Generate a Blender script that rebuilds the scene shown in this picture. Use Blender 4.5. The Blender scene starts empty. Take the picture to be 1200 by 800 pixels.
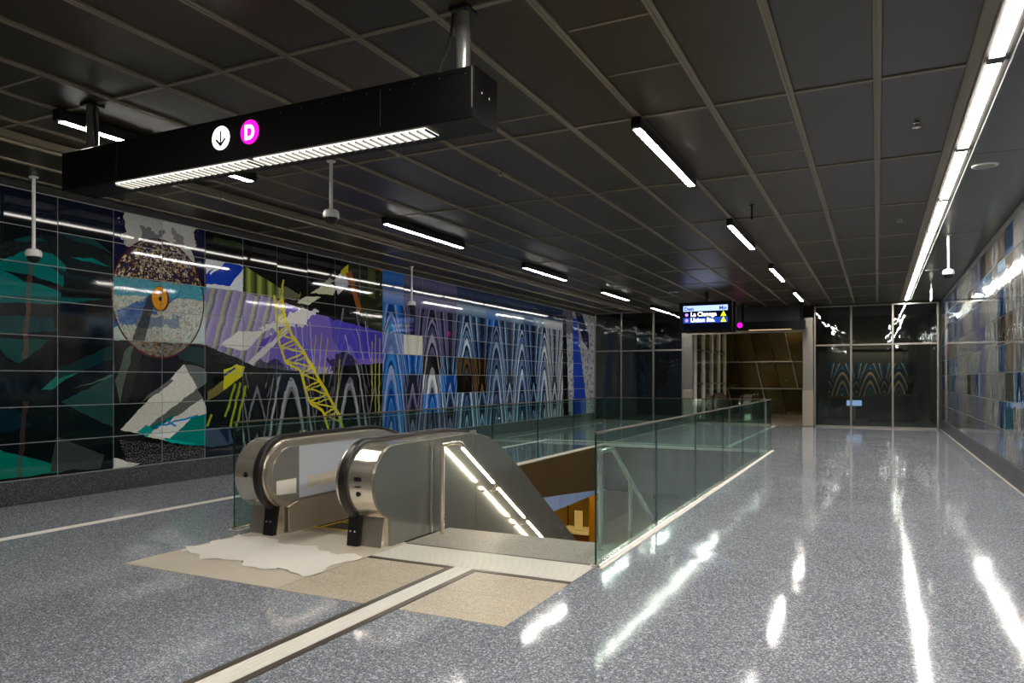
import bpy, math, random
from mathutils import Vector

random.seed(7)
S = bpy.context.scene
COL = S.collection

# ------------------------------------------------------------------ camera
FPX, HY, CAMH = 866.0, 444.0, 1.52
YAW = math.atan(428 / FPX)
cs, cc = math.sin(YAW), math.cos(YAW)
cam_d = bpy.data.cameras.new('camera')
cam_d.sensor_width = 36.0
cam_d.lens = FPX / 1200 * 36.0
cam_d.shift_y = (HY - 400) / 1200.0
cam_d.clip_end = 200
cam = bpy.data.objects.new('camera', cam_d)
cam.location = (0, 0, CAMH)
cam.rotation_euler = (math.pi / 2, 0, YAW)
COL.objects.link(cam)
S.camera = cam

# ------------------------------------------------------------------ world, exposure
w = bpy.data.worlds.new('world'); S.world = w
w.use_nodes = True
w.node_tree.nodes['Background'].inputs[0].default_value = (0.5, 0.55, 0.6, 1)
w.node_tree.nodes['Background'].inputs[1].default_value = 0.02
S.view_settings.view_transform = 'Standard'
S.view_settings.look = 'None'
S.view_settings.gamma = 1
S.view_settings.use_curve_mapping = False
S.view_settings.exposure = 1.17
LAMP = 42.0            # radiance of the LED bars

def ray(u, v):
    du = (u - 600) / FPX
    return (-cs + cc * du, cc + cs * du, -(v - HY) / FPX)
def on_x(u, v, x):
    r = ray(u, v); t = x / r[0]
    return (r[1] * t, CAMH + r[2] * t)

# ------------------------------------------------------------------ materials
def lin(c):
    o = []
    for v in c[:3]:
        v = v / 255.0
        o.append(v / 12.92 if v <= 0.04045 else ((v + 0.055) / 1.055) ** 2.4)
    return (o[0], o[1], o[2], 1.0)

class NT:
    def __init__(self, name):
        self.m = bpy.data.materials.new(name)
        self.m.use_nodes = True
        self.t = self.m.node_tree
        self.t.nodes.clear()
        self.out = self.n('ShaderNodeOutputMaterial')
    def n(self, typ, **kw):
        nd = self.t.nodes.new(typ)
        for k, v in kw.items(): setattr(nd, k, v)
        return nd
    def put(self, sock, v):
        if isinstance(v, bpy.types.NodeSocket): self.t.links.new(v, sock)
        else: sock.default_value = v[:3] if (sock.type == 'VECTOR' and len(v) > 3) else v
    def math(self, op, a, b=None, c=None, clamp=False):
        nd = self.n('ShaderNodeMath', operation=op); nd.use_clamp = clamp
        for i, v in enumerate((a, b, c)):
            if v is not None: self.put(nd.inputs[i], v)
        return nd.outputs[0]
    def vmath(self, op, a, b):
        nd = self.n('ShaderNodeVectorMath', operation=op)
        self.put(nd.inputs[0], a); self.put(nd.inputs[1], b)
        return nd.outputs['Value'] if op == 'DOT_PRODUCT' else nd.outputs[0]
    def mix(self, f, a, b, blend='MIX'):
        nd = self.n('ShaderNodeMix', data_type='RGBA', blend_type=blend)
        self.put(nd.inputs[0], f); self.put(nd.inputs[6], a); self.put(nd.inputs[7], b)
        return nd.outputs[2]
    def ramp(self, fac, stops, interp='LINEAR'):
        nd = self.n('ShaderNodeValToRGB')
        cr = nd.color_ramp; cr.interpolation = interp
        while len(cr.elements) < len(stops): cr.elements.new(1.0)
        for e, (p, c) in zip(cr.elements, stops):
            e.position = p; e.color = c
        self.put(nd.inputs[0], fac)
        return nd.outputs[0]
    def noise(self, vec, scale, detail=3, rough=0.5):
        nd = self.n('ShaderNodeTexNoise')
        if vec is not None: self.put(nd.inputs['Vector'], vec)
        nd.inputs['Scale'].default_value = scale
        nd.inputs['Detail'].default_value = detail
        nd.inputs['Roughness'].default_value = rough
        return nd.outputs['Fac'], nd.outputs['Color']
    def pos(self):
        return self.n('ShaderNodeNewGeometry').outputs['Position']
    def bsdf(self, color, rough=0.5, metal=0.0, spec=0.5, normal=None, coat=0.0):
        p = self.n('ShaderNodeBsdfPrincipled')
        self.put(p.inputs['Base Color'], color)
        self.put(p.inputs['Roughness'], rough)
        p.inputs['Metallic'].default_value = metal
        p.inputs['Specular IOR Level'].default_value = spec
        p.inputs['Coat Weight'].default_value = coat
        if normal is not None: self.put(p.inputs['Normal'], normal)
        self.t.links.new(p.outputs[0], self.out.inputs[0])
        return p
    def bump(self, h, strength=0.1, dist=0.01):
        b = self.n('ShaderNodeBump')
        b.inputs['Strength'].default_value = strength
        b.inputs['Distance'].default_value = dist
        self.put(b.inputs['Height'], h)
        return b.outputs[0]

def plain(name, c, rough=0.5, metal=0.0, spec=0.5, var=0.12, scale=6.0):
    t = NT(name)
    f, _ = t.noise(t.pos(), scale, 4)
    k = t.math('MULTIPLY_ADD', f, 2 * var, 1 - var)
    mul = t.n('ShaderNodeVectorMath', operation='SCALE')
    mul.inputs[0].default_value = lin(c)[:3]
    t.put(mul.inputs['Scale'], k)
    r = t.math('MULTIPLY_ADD', f, rough * 0.3, rough * 0.85)
    t.bsdf(mul.outputs[0], r, metal, spec)
    return t.m

def emit(name, c, s):
    t = NT(name)
    e = t.n('ShaderNodeEmission')
    e.inputs[0].default_value = lin(c); e.inputs[1].default_value = s
    t.t.links.new(e.outputs[0], t.out.inputs[0])
    return t.m

def brushed(name, c, rough=0.2, stretch=(4, 4, 200), amt=0.12, metal=1.0):
    t = NT(name)
    mp = t.n('ShaderNodeMapping'); t.put(mp.inputs[0], t.pos())
    mp.inputs['Scale'].default_value = stretch
    f, _ = t.noise(mp.outputs[0], 3.0, 3)
    r = t.math('MULTIPLY_ADD', f, amt, rough - amt / 2)
    col = t.mix(f, lin(c), lin([min(255, v * 1.12) for v in c]))
    g, _ = t.noise(t.pos(), 1.7, 2)
    t.bsdf(col, r, metal, 0.5, t.bump(g, 0.15, 0.02))
    return t.m

def glass(name, tint, wave=0.0, base=0.035):
    t = NT(name)
    tr = t.n('ShaderNodeBsdfTransparent'); tr.inputs[0].default_value = (*tint, 1)
    gl = t.n('ShaderNodeBsdfGlossy'); gl.inputs['Roughness'].default_value = 0.01
    gl.inputs[0].default_value = (0.92, 1.0, 0.97, 1)
    lw = t.n('ShaderNodeLayerWeight'); lw.inputs[0].default_value = 0.5
    f = t.math('POWER', lw.outputs['Facing'], 5.0)
    f = t.math('MULTIPLY_ADD', f, 1 - base, base)
    if wave:
        h, _ = t.noise(t.pos(), 1.6, 2)
        t.put(gl.inputs['Normal'], t.bump(h, 1.0, wave))
    mx = t.n('ShaderNodeMixShader')
    t.put(mx.inputs[0], f); t.put(mx.inputs[1], tr.outputs[0]); t.put(mx.inputs[2], gl.outputs[0])
    t.t.links.new(mx.outputs[0], t.out.inputs[0])
    return t.m

def terrazzo(name, ramp, rough=0.13, wave=0.012, scale=75, coat=0.0, spec=0.34):
    t = NT(name)
    p = t.pos()
    v = t.n('ShaderNodeTexVoronoi'); t.put(v.inputs['Vector'], p); v.inputs['Scale'].default_value = scale
    s = t.n('ShaderNodeSeparateColor'); t.put(s.inputs[0], v.outputs['Color'])
    c1 = t.ramp(s.outputs[0], ramp, 'CONSTANT')
    v2 = t.n('ShaderNodeTexVoronoi'); t.put(v2.inputs['Vector'], p); v2.inputs['Scale'].default_value = scale * 2.3
    s2 = t.n('ShaderNodeSeparateColor'); t.put(s2.inputs[0], v2.outputs['Color'])
    c2 = t.ramp(s2.outputs[1], ramp, 'CONSTANT')
    col = t.mix(0.45, c1, c2)
    f, _ = t.noise(p, 0.8, 4)
    k = t.math('MULTIPLY_ADD', f, 0.3, 0.85)
    sc = t.n('ShaderNodeVectorMath', operation='SCALE'); t.put(sc.inputs[0], col); t.put(sc.inputs['Scale'], k)
    h, _ = t.noise(p, 1.1, 2)
    g, _ = t.noise(p, 2.6, 4)
    r = t.math('MULTIPLY_ADD', g, 0.09, rough - 0.045)
    nb = t.bump(h, 0.5, wave)
    p = t.bsdf(sc.outputs[0], r, 0.0, spec, nb, coat)
    p.inputs['Coat Roughness'].default_value = 0.045
    t.put(p.inputs['Coat Normal'], nb)
    return t.m

M = {}
M['floor'] = terrazzo('blue_grey_terrazzo', [(0, lin((84, 89, 99))), (0.3, lin((126, 131, 142))), (0.6, lin((147, 152, 162))), (0.87, lin((226, 229, 233)))], 0.075, 0.009, 110, 0.0, 0.22)
M['base'] = terrazzo('dark_terrazzo', [(0, lin((40, 42, 48))), (0.45, lin((72, 74, 80))), (0.8, lin((120, 120, 124)))], 0.35, 0.0, 90)
M['granite'] = terrazzo('beige_granite', [(0, lin((158, 146, 124))), (0.3, lin((192, 180, 158))), (0.75, lin((216, 206, 188)))], 0.45, 0.0, 120)
M['granite_step'] = terrazzo('grey_granite', [(0, lin((120, 114, 102))), (0.3, lin((158, 152, 140))), (0.75, lin((190, 184, 172)))], 0.5, 0.0, 130)
M['plate_steel'] = brushed('dark_brushed_steel', (128, 130, 125), 0.2, (2, 2, 40), 0.03, 0.6)
M['chrome'] = brushed('polished_steel', (214, 206, 192), 0.19, (2, 2, 90), 0.05, 0.8)
M['frame'] = brushed('mullion_steel', (146, 142, 134), 0.3, (4, 4, 60), 0.08, 0.8)
M['rubber'] = plain('black_rubber', (30, 27, 25), 0.35)
M['black'] = plain('black_plastic', (12, 12, 13), 0.4)
M['signblack'] = plain('black_painted_metal', (7, 7, 8), 0.45, 0, 0.18)
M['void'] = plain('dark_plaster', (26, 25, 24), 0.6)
M['white'] = plain('white_plastic', (232, 232, 228), 0.4, var=0.04)
M['lamp'] = emit('led_diffuser', (255, 249, 240), LAMP)
M['lamp_soft'] = emit('downlight_diffuser', (255, 246, 230), 0.9)
M['led'] = emit('handrail_led', (255, 240, 215), 13.0)
M['washer'] = emit('wall_washer_led', (255, 249, 240), 9.0)
M['joint'] = plain('grey_tile_joint', (158, 162, 160), 0.5)
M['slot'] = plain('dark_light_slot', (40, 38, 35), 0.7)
M['glass'] = glass('green_tinted_glass', (0.75, 0.88, 0.835))
M['glass_edge'] = plain('green_glass_edge', (22, 62, 54), 0.1)
M['glass_dark'] = glass('wavy_partition_glass', (0.62, 0.66, 0.64), 0.012, 0.06)
M['cream'] = plain('cream_tactile_paving', (232, 228, 219), 0.5, var=0.06, scale=30)
M['trimdark'] = plain('bronze_trim', (92, 84, 72), 0.4, 0.6)
M['ply'] = plain('beige_landing_board', (204, 194, 176), 0.5, var=0.1, scale=4)
M['paper'] = plain('white_paper', (234, 229, 219), 0.7, var=0.06, scale=9)
M['film'] = plain('pale_blue_film', (196, 202, 212), 0.35, var=0.05, scale=3)
M['inner'] = brushed('inner_panel_steel', (132, 130, 126), 0.3, (3, 3, 30), 0.04, 0.3)
M['skirt'] = brushed('skirt_steel', (168, 158, 142), 0.3, (3, 3, 60), 0.05, 0.5)
M['ochre'] = plain('ochre_wall', (150, 128, 58), 0.4, 0.2, var=0.3, scale=1.5)
M['ochre_dark'] = plain('ochre_pillar', (156, 118, 28), 0.5)
M['yellow'] = plain('yellow_paint', (222, 186, 34), 0.5)
M['alu'] = plain('grooved_aluminium', (120, 120, 118), 0.4, 0.7)
M['soffit'] = plain('grey_green_soffit', (74, 78, 74), 0.3, 0.5, var=0.08, scale=1.2)
M['runner'] = plain('taupe_ceiling_bar', (136, 125, 106), 0.55, 0.1, var=0.08)
M['brownwall'] = plain('bronze_fascia', (88, 71, 45), 0.3, 0.1, var=0.15, scale=1.5)
M['bronze'] = plain('bronze_mesh_panel', (104, 88, 50), 0.26, 0.8, var=0.35, scale=2.2)
M['bronze2'] = plain('olive_bronze_panel', (86, 82, 50), 0.26, 0.8, var=0.35, scale=2.6)
M['rust'] = plain('rust_brown_metal', (120, 72, 38), 0.5, 0.3)
M['paleblue'] = plain('pale_blue_reflection', (150, 172, 214), 0.3, var=0.08)
M['palewall'] = plain('pale_stone_wall', (128, 125, 120), 0.5)
M['greywall'] = plain('grey_plaster', (120, 120, 118), 0.6)

def ceiling_mat():
    t = NT('perforated_bronze_panel')
    p = t.pos()
    s = t.n('ShaderNodeSeparateXYZ'); t.put(s.inputs[0], p)
    a = t.math('SINE', t.math('MULTIPLY', s.outputs[0], 390.0))
    b = t.math('SINE', t.math('MULTIPLY', s.outputs[1], 390.0))
    h = t.math('GREATER_THAN', t.math('MULTIPLY', a, b), 0.35)
    oi = t.n('ShaderNodeObjectInfo')
    f, _ = t.noise(p, 1.3, 3)
    base = t.mix(f, lin((64, 53, 41)), lin((84, 72, 56)))
    base = t.mix(t.math('MULTIPLY', oi.outputs['Random'], 0.35), base, lin((58, 52, 40)))
    col = t.mix(h, base, lin((14, 12, 10)))
    t.bsdf(col, 0.36, 0.0, 0.32)
    return t.m
M['panel'] = ceiling_mat()

# ------------------------------------------------------------------ mesh helpers
ORG = {}
class MB:
    def __init__(self): self.v = []; self.f = []
    def add(self, vs, fs):
        o = len(self.v); self.v += [tuple(p) for p in vs]; self.f += [tuple(i + o for i in f) for f in fs]; return self
    def box(self, x0, x1, y0, y1, z0, z1):
        return self.add([(x0,y0,z0),(x1,y0,z0),(x1,y1,z0),(x0,y1,z0),(x0,y0,z1),(x1,y0,z1),(x1,y1,z1),(x0,y1,z1)],
            [(3,2,1,0),(4,5,6,7),(0,1,5,4),(1,2,6,5),(2,3,7,6),(3,0,4,7)])
    def cbox(self, x0, x1, y0, y1, z0, z1, b=0.008):      # box with chamfered edges
        b = min(b, (x1-x0)*.45, (y1-y0)*.45, (z1-z0)*.45)
        vs = []; idx = {}
        for i, x in enumerate((x0, x1)):
            for j, y in enumerate((y0, y1)):
                for k, z in enumerate((z0, z1)):
                    sx, sy, sz = (b if i == 0 else -b), (b if j == 0 else -b), (b if k == 0 else -b)
                    for a, p in (('x', (x, y+sy, z+sz)), ('y', (x+sx, y, z+sz)), ('z', (x+sx, y+sy, z))):
                        idx[(i,j,k,a)] = len(vs); vs.append(p)
        I = lambda i,j,k,a: idx[(i,j,k,a)]
        fs = []
        for s in (0, 1):
            fx = [I(s,0,0,'x'),I(s,1,0,'x'),I(s,1,1,'x'),I(s,0,1,'x')]; fs.append(fx if s else fx[::-1])
            fy = [I(0,s,0,'y'),I(0,s,1,'y'),I(1,s,1,'y'),I(1,s,0,'y')]; fs.append(fy if s else fy[::-1])
            fz = [I(0,0,s,'z'),I(1,0,s,'z'),I(1,1,s,'z'),I(0,1,s,'z')]; fs.append(fz if s else fz[::-1])
            for q in (0, 1):
                e = [I(0,s,q,'y'),I(1,s,q,'y'),I(1,s,q,'z'),I(0,s,q,'z')]; fs.append(e if s == q else e[::-1])
                e = [I(s,0,q,'z'),I(s,1,q,'z'),I(s,1,q,'x'),I(s,0,q,'x')]; fs.append(e if s == q else e[::-1])
                e = [I(s,q,0,'x'),I(s,q,1,'x'),I(s,q,1,'y'),I(s,q,0,'y')]; fs.append(e if s == q else e[::-1])
        for i in (0,1):
            for j in (0,1):
                for k in (0,1):
                    e = [I(i,j,k,'x'),I(i,j,k,'y'),I(i,j,k,'z')]; fs.append(e if (i+j+k) % 2 else e[::-1])
        return self.add(vs, fs)
    def tube(self, pts, r, n=10, cap=True):
        pts = [Vector(p) for p in pts]; rs = r if isinstance(r, (list, tuple)) else [r]*len(pts)
        rings = []; up = None
        for i, p in enumerate(pts):
            d = (pts[min(i+1, len(pts)-1)] - pts[max(i-1, 0)]).normalized()
            if up is None: up = Vector((0,0,1)) if abs(d.z) < 0.9 else Vector((1,0,0))
            s = d.cross(up).normalized(); up = s.cross(d).normalized()
            rings.append([p + (s*math.cos(a) + up*math.sin(a))*rs[i] for a in [2*math.pi*k/n for k in range(n)]])
        vs = [q for R in rings for q in R]
        fs = [(i*n+k, i*n+(k+1)%n, (i+1)*n+(k+1)%n, (i+1)*n+k) for i in range(len(pts)-1) for k in range(n)]
        if cap: fs += [tuple(range(n))[::-1], tuple((len(pts)-1)*n+k for k in range(n))]
        return self.add(vs, fs)
    def lathe(self, c, prof, n=24):                         # prof: (r, z) about a vertical axis at c
        vs = []; fs = []
        for r, z in prof:
            for k in range(n):
                a = 2*math.pi*k/n; vs.append((c[0]+r*math.cos(a), c[1]+r*math.sin(a), c[2]+z))
        for i in range(len(prof)-1):
            for k in range(n): fs.append((i*n+k, i*n+(k+1)%n, (i+1)*n+(k+1)%n, (i+1)*n+k))
        fs += [tuple(range(n))[::-1], tuple((len(prof)-1)*n+k for k in range(n))]
        return self.add(vs, fs)
    def prism(self, poly, axis, a, b):                      # polygon extruded along x, y or z from a to b
        def P(p, t): return {'x': (t, p[0], p[1]), 'y': (p[0], t, p[1]), 'z': (p[0], p[1], t)}[axis]
        n = len(poly); vs = [P(p, a) for p in poly] + [P(p, b) for p in poly]
        ar = sum(poly[i][0]*poly[(i+1)%n][1]-poly[(i+1)%n][0]*poly[i][1] for i in range(n))
        flip = (ar > 0) != (axis != 'y')
        if b < a: flip = not flip
        fs = [tuple(range(n))[::-1], tuple(range(n, 2*n))] + [(i, (i+1)%n, (i+1)%n+n, i+n) for i in range(n)]
        if flip: fs = [f[::-1] for f in fs]
        return self.add(vs, fs)
    def build(self, name, mat, parent=None, smooth=False):
        org = ORG.get(parent.name, Vector((0,0,0))) if parent else Vector((0,0,0))
        me = bpy.data.meshes.new(name)
        me.from_pydata([(p[0]-org[0], p[1]-org[1], p[2]-org[2]) for p in self.v], [], self.f)
        me.materials.append(M[mat] if isinstance(mat, str) else mat)
        if smooth:
            me.polygons.foreach_set('use_smooth', [True]*len(me.polygons))
            me.set_sharp_from_angle(angle=math.radians(40))
        me.update()
        o = bpy.data.objects.new(name, me); COL.objects.link(o)
        if parent: o.parent = parent
        ORG[o.name] = org
        return o

def box(name, mat, parent, *a, b=None):
    m = MB(); (m.cbox(*a, b=b) if b else m.box(*a)); return m.build(name, mat, parent)

def tag(o, label=None, cat=None, group=None, kind=None):
    if label: o['label'] = label
    if cat: o['category'] = cat
    if group: o['group'] = group
    if kind: o['kind'] = kind
    return o
def thing(name, loc, label, cat, group=None):
    o = bpy.data.objects.new(name, None); COL.objects.link(o)
    o.empty_display_size = 0.1
    o.location = loc; ORG[o.name] = Vector(loc)
    return tag(o, label, cat, group)
def struct(o, label, cat): return tag(o, label, cat, kind='structure')
def copy_tree(o, loc, label):
    c = o.copy(); COL.objects.link(c); c.location = loc; c['label'] = label
    for ch in list(o.children):
        d = ch.copy(); COL.objects.link(d); d.parent = c
        for g in list(ch.children):
            e = g.copy(); COL.objects.link(e); e.parent = d
    return c
def text_mb(txt, size, f, bold=0.0, align='LEFT'):
    cu = bpy.data.curves.new('lettering', 'FONT'); cu.body = txt; cu.size = size; cu.offset = bold
    cu.align_x = align; cu.extrude = 0.0; cu.resolution_u = 4
    ob = bpy.data.objects.new('lettering_source', cu); COL.objects.link(ob)
    bpy.context.view_layer.update()
    me = bpy.data.meshes.new_from_object(ob.evaluated_get(bpy.context.evaluated_depsgraph_get()))
    m = MB(); m.add([f(v.co.x, v.co.y) for v in me.vertices], [tuple(p.vertices) for p in me.polygons])
    bpy.data.objects.remove(ob); bpy.data.curves.remove(cu); bpy.data.meshes.remove(me)
    return m

# ------------------------------------------------------------------ dimensions
XL, XR, YF, YB, ZC = -9.3, 1.75, 25.65, -5.0, 3.92
WX0, WX1, WY0, WY1 = -5.72, -2.05, 5.72, 16.52       # stair well
ZL = -5.04                                            # lower concourse floor

# ------------------------------------------------------------------ mural paint
def cap(c): return lin(c)
class Art(NT):
    def __init__(self, name, y0, y1):
        super().__init__(name)
        self.y0, self.y1 = y0, y1
        s = self.n('ShaderNodeSeparateXYZ'); self.put(s.inputs[0], self.pos())
        self.Y, self.Z = s.outputs[1], s.outputs[2]
        q = self.n('ShaderNodeCombineXYZ'); self.put(q.inputs[0], self.Y); self.put(q.inputs[1], self.Z); q.inputs[2].default_value = 1
        self.Q0 = q.outputs[0]
        f, c = self.noise(self.Q0, 5.0, 3)
        d = self.vmath('SUBTRACT', c, (0.5, 0.5, 0.5))
        d1 = self.vmath('MULTIPLY', d, (0.075, 0.075, 0.0)); self.Q = self.vmath('ADD', self.Q0, d1)
        d2 = self.vmath('MULTIPLY', d, (0.45, 0.45, 0.0)); self.QR = self.vmath('ADD', self.Q0, d2)
        self.fn = f
        self.c = lin((10, 12, 13))
    def hit(self, pts, pad=0.15):
        ys = [p[0] for p in pts]; return max(ys) > self.y0 - pad and min(ys) < self.y1 + pad
    def mask(self, pts, Q):
        n = len(pts); ar = sum(pts[i][0]*pts[(i+1)%n][1]-pts[(i+1)%n][0]*pts[i][1] for i in range(n))
        if ar < 0: pts = pts[::-1]
        acc = None
        for i in range(n):
            (ax, ay), (bx, by) = pts[i], pts[(i+1) % n]
            ex, ey = bx-ax, by-ay; L = math.hypot(ex, ey)
            if L < 1e-6: continue
            nx, ny = ey/L, -ex/L
            d = self.vmath('DOT_PRODUCT', Q, (nx, ny, -(nx*ax+ny*ay)))
            acc = d if acc is None else self.math('MAXIMUM', acc, d)
        return self.math('LESS_THAN', acc, 0.0)
    def poly(self, px, col, a=1.0, rough=False, world=False, speck=0):
        pts = px if world else [on_x(u, v, XL) for u, v in px]
        if not self.hit(pts): return
        m = self.mask(pts, self.QR if rough else self.Q)
        if speck:
            f, _ = self.noise(self.Q0, speck, 2)
            m = self.math('MULTIPLY', m, self.math('GREATER_THAN', f, 0.56))
        if a < 1: m = self.math('MULTIPLY', m, a)
        self.c = self.mix(m, self.c, lin(col) if isinstance(col, tuple) else col)
    def line(self, p, q, wpx, col, a=1.0):
        (ax, ay), (bx, by) = on_x(*p, XL), on_x(*q, XL)
        k = abs(on_x(p[0], p[1]+1, XL)[1]-ay)*wpx/2
        ex, ey = bx-ax, by-ay; L = math.hypot(ex, ey); nx, ny = -ey/L*k, ex/L*k
        self.poly([(ax+nx, ay+ny), (bx+nx, by+ny), (bx-nx, by-ny), (ax-nx, ay-ny)], col, a, world=True)
    def ell(self, c, ry, rz, col, a=1.0):
        if not self.hit([(c[0]-ry, 0), (c[0]+ry, 0)]): return None
        self.c = self.mix(self.math('MULTIPLY', self.emask(c, ry, rz), a), self.c, lin(col) if isinstance(col, tuple) else col)
    def emask(self, c, ry, rz):
        y = self.math('MULTIPLY', self.math('SUBTRACT', self.Y, c[0]), 1/ry)
        z = self.math('MULTIPLY', self.math('SUBTRACT', self.Z, c[1]), 1/rz)
        d = self.math('ADD', self.math('MULTIPLY', y, y), self.math('MULTIPLY', z, z))
        return self.math('LESS_THAN', d, 1.0)
    def arches(self, pal, y0=13.0, half=0.81, top=3.02, zs=1.0, z0=0.0, bold=False):
        sp = self.n('ShaderNodeSeparateXYZ'); self.put(sp.inputs[0], self.Q)
        y, z = sp.outputs[0], sp.outputs[1]
        if z0 or zs != 1.0: z = self.math('MULTIPLY', self.math('SUBTRACT', z, z0), zs)
        x = self.math('PINGPONG', self.math('SUBTRACT', y, y0), half)
        x = self.math('MULTIPLY', x, 0.81/half)
        ze = self.math('MAXIMUM', self.math('MULTIPLY', z, 1/top), 0.0)
        xe = self.math('POWER', self.math('MULTIPLY', x, 1/.78), 1.75)
        rt = self.math('SQRT', self.math('MULTIPLY_ADD', ze, ze, self.math('MULTIPLY', xe, 4.0)))
        a = self.math('MULTIPLY', self.math('ADD', ze, rt), 0.5)
        L = [lin(c) for c in pal]; n = len(L)
        w = [0.0, .15, .20, .26, .34, .37, .44, .50, .535, .60, .63, .70, .75, .785, .84, .86, .91, .94, .975]
        order = [0, 1, 2, 0, 3, 2, 0, 1, 4, 2, 3, 0, 2, 4, 0, 3, 2, 1, 2]
        if bold: w, order = [0, .14, .24, .36, .46, .60, .68, .80, .90], [1, 2, 3, 2, 1, 2, 0, 1, 2]
        arch = self.ramp(a, [(p, L[o % n]) for p, o in zip(w, order)], 'CONSTANT')
        ang = self.math('ARCTAN2', self.math('SUBTRACT', 0.81, x), self.math('SUBTRACT', z, 0.7))
        fr = self.math('FRACT', self.math('MULTIPLY', ang, 7.0))
        fan = self.ramp(fr, [(0, L[2]), (0.35, L[0]), (0.7, L[3 % n]), (0.84, L[1])], 'CONSTANT')
        inner = self.math('MULTIPLY_ADD', self.math('POWER', self.math('SUBTRACT', 0.81, x), 1.2), 4.0, z)
        small = self.ramp(self.math('FRACT', self.math('MULTIPLY', inner, 1.25)), [(0, L[2]), (0.4, L[0]), (0.62, L[1]), (0.78, L[2])], 'CONSTANT')
        fan = self.mix(self.math('LESS_THAN', inner, 1.9), fan, small)
        self.c = self.mix(self.math('GREATER_THAN', a, 1.0), arch, fan)
        tz = self.math('FRACT', self.math('MULTIPLY', self.Z, 1.3))
        topc = self.ramp(tz, [(0, L[0]), (0.3, L[1]), (0.55, L[2]), (0.8, L[0])])
        self.c = self.mix(self.math('GREATER_THAN', z, 3.12), self.c, topc)
    def done(self, rough=0.045, var=0.25, wave=0.0, gain=1.0):
        oi = self.n('ShaderNodeObjectInfo')
        f, _ = self.noise(self.Q0, 22.0, 4)
        k = self.math('MULTIPLY_ADD', f, 0.5*gain, 0.80*gain)
        k = self.math('MULTIPLY', k, self.math('MULTIPLY_ADD', oi.outputs['Random'], var, 1-var/2))
        sc = self.n('ShaderNodeVectorMath', operation='SCALE'); self.put(sc.inputs[0], self.c); self.put(sc.inputs['Scale'], k)
        nm = None
        if wave:
            h, _ = self.noise(self.pos(), 4.0, 2); nm = self.bump(h, 1.0, wave)
        self.bsdf(sc.outputs[0], rough, 0.0, 0.5, nm)
        return self.m

PAL = {
 'blue':   [(38, 104, 186), (128, 156, 208), (22, 62, 128), (60, 140, 214), (150, 170, 216)],
 'lblue':  [(120, 140, 196), (150, 166, 208), (84, 110, 176), (170, 184, 220), (104, 124, 180)],
 'slate':  [(56, 80, 116), (160, 188, 212), (30, 42, 66), (92, 126, 164), (196, 214, 228)],
 'lav':    [(86, 86, 122), (124, 122, 162), (34, 38, 50), (60, 66, 92), (150, 148, 180)],
 'white':  [(150, 160, 176), (214, 218, 222), (54, 62, 80), (104, 118, 144), (228, 230, 230)],
 'gold':   [(66, 54, 36), (134, 98, 48), (26, 24, 24), (96, 74, 46), (70, 80, 96)],
 'black':  [(16, 16, 18), (60, 50, 30), (10, 10, 12), (36, 32, 26), (22, 22, 26)],
 'cream':  [(206, 206, 194), (190, 190, 176), (212, 212, 200), (196, 196, 184), (170, 170, 158)],
 'ink':    [(14, 17, 18), (104, 106, 112), (20, 24, 26), (30, 34, 38), (150, 152, 158)],
 'deep':   [(40, 58, 92), (110, 140, 176), (24, 34, 54), (70, 98, 136), (140, 166, 192)],
}

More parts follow.
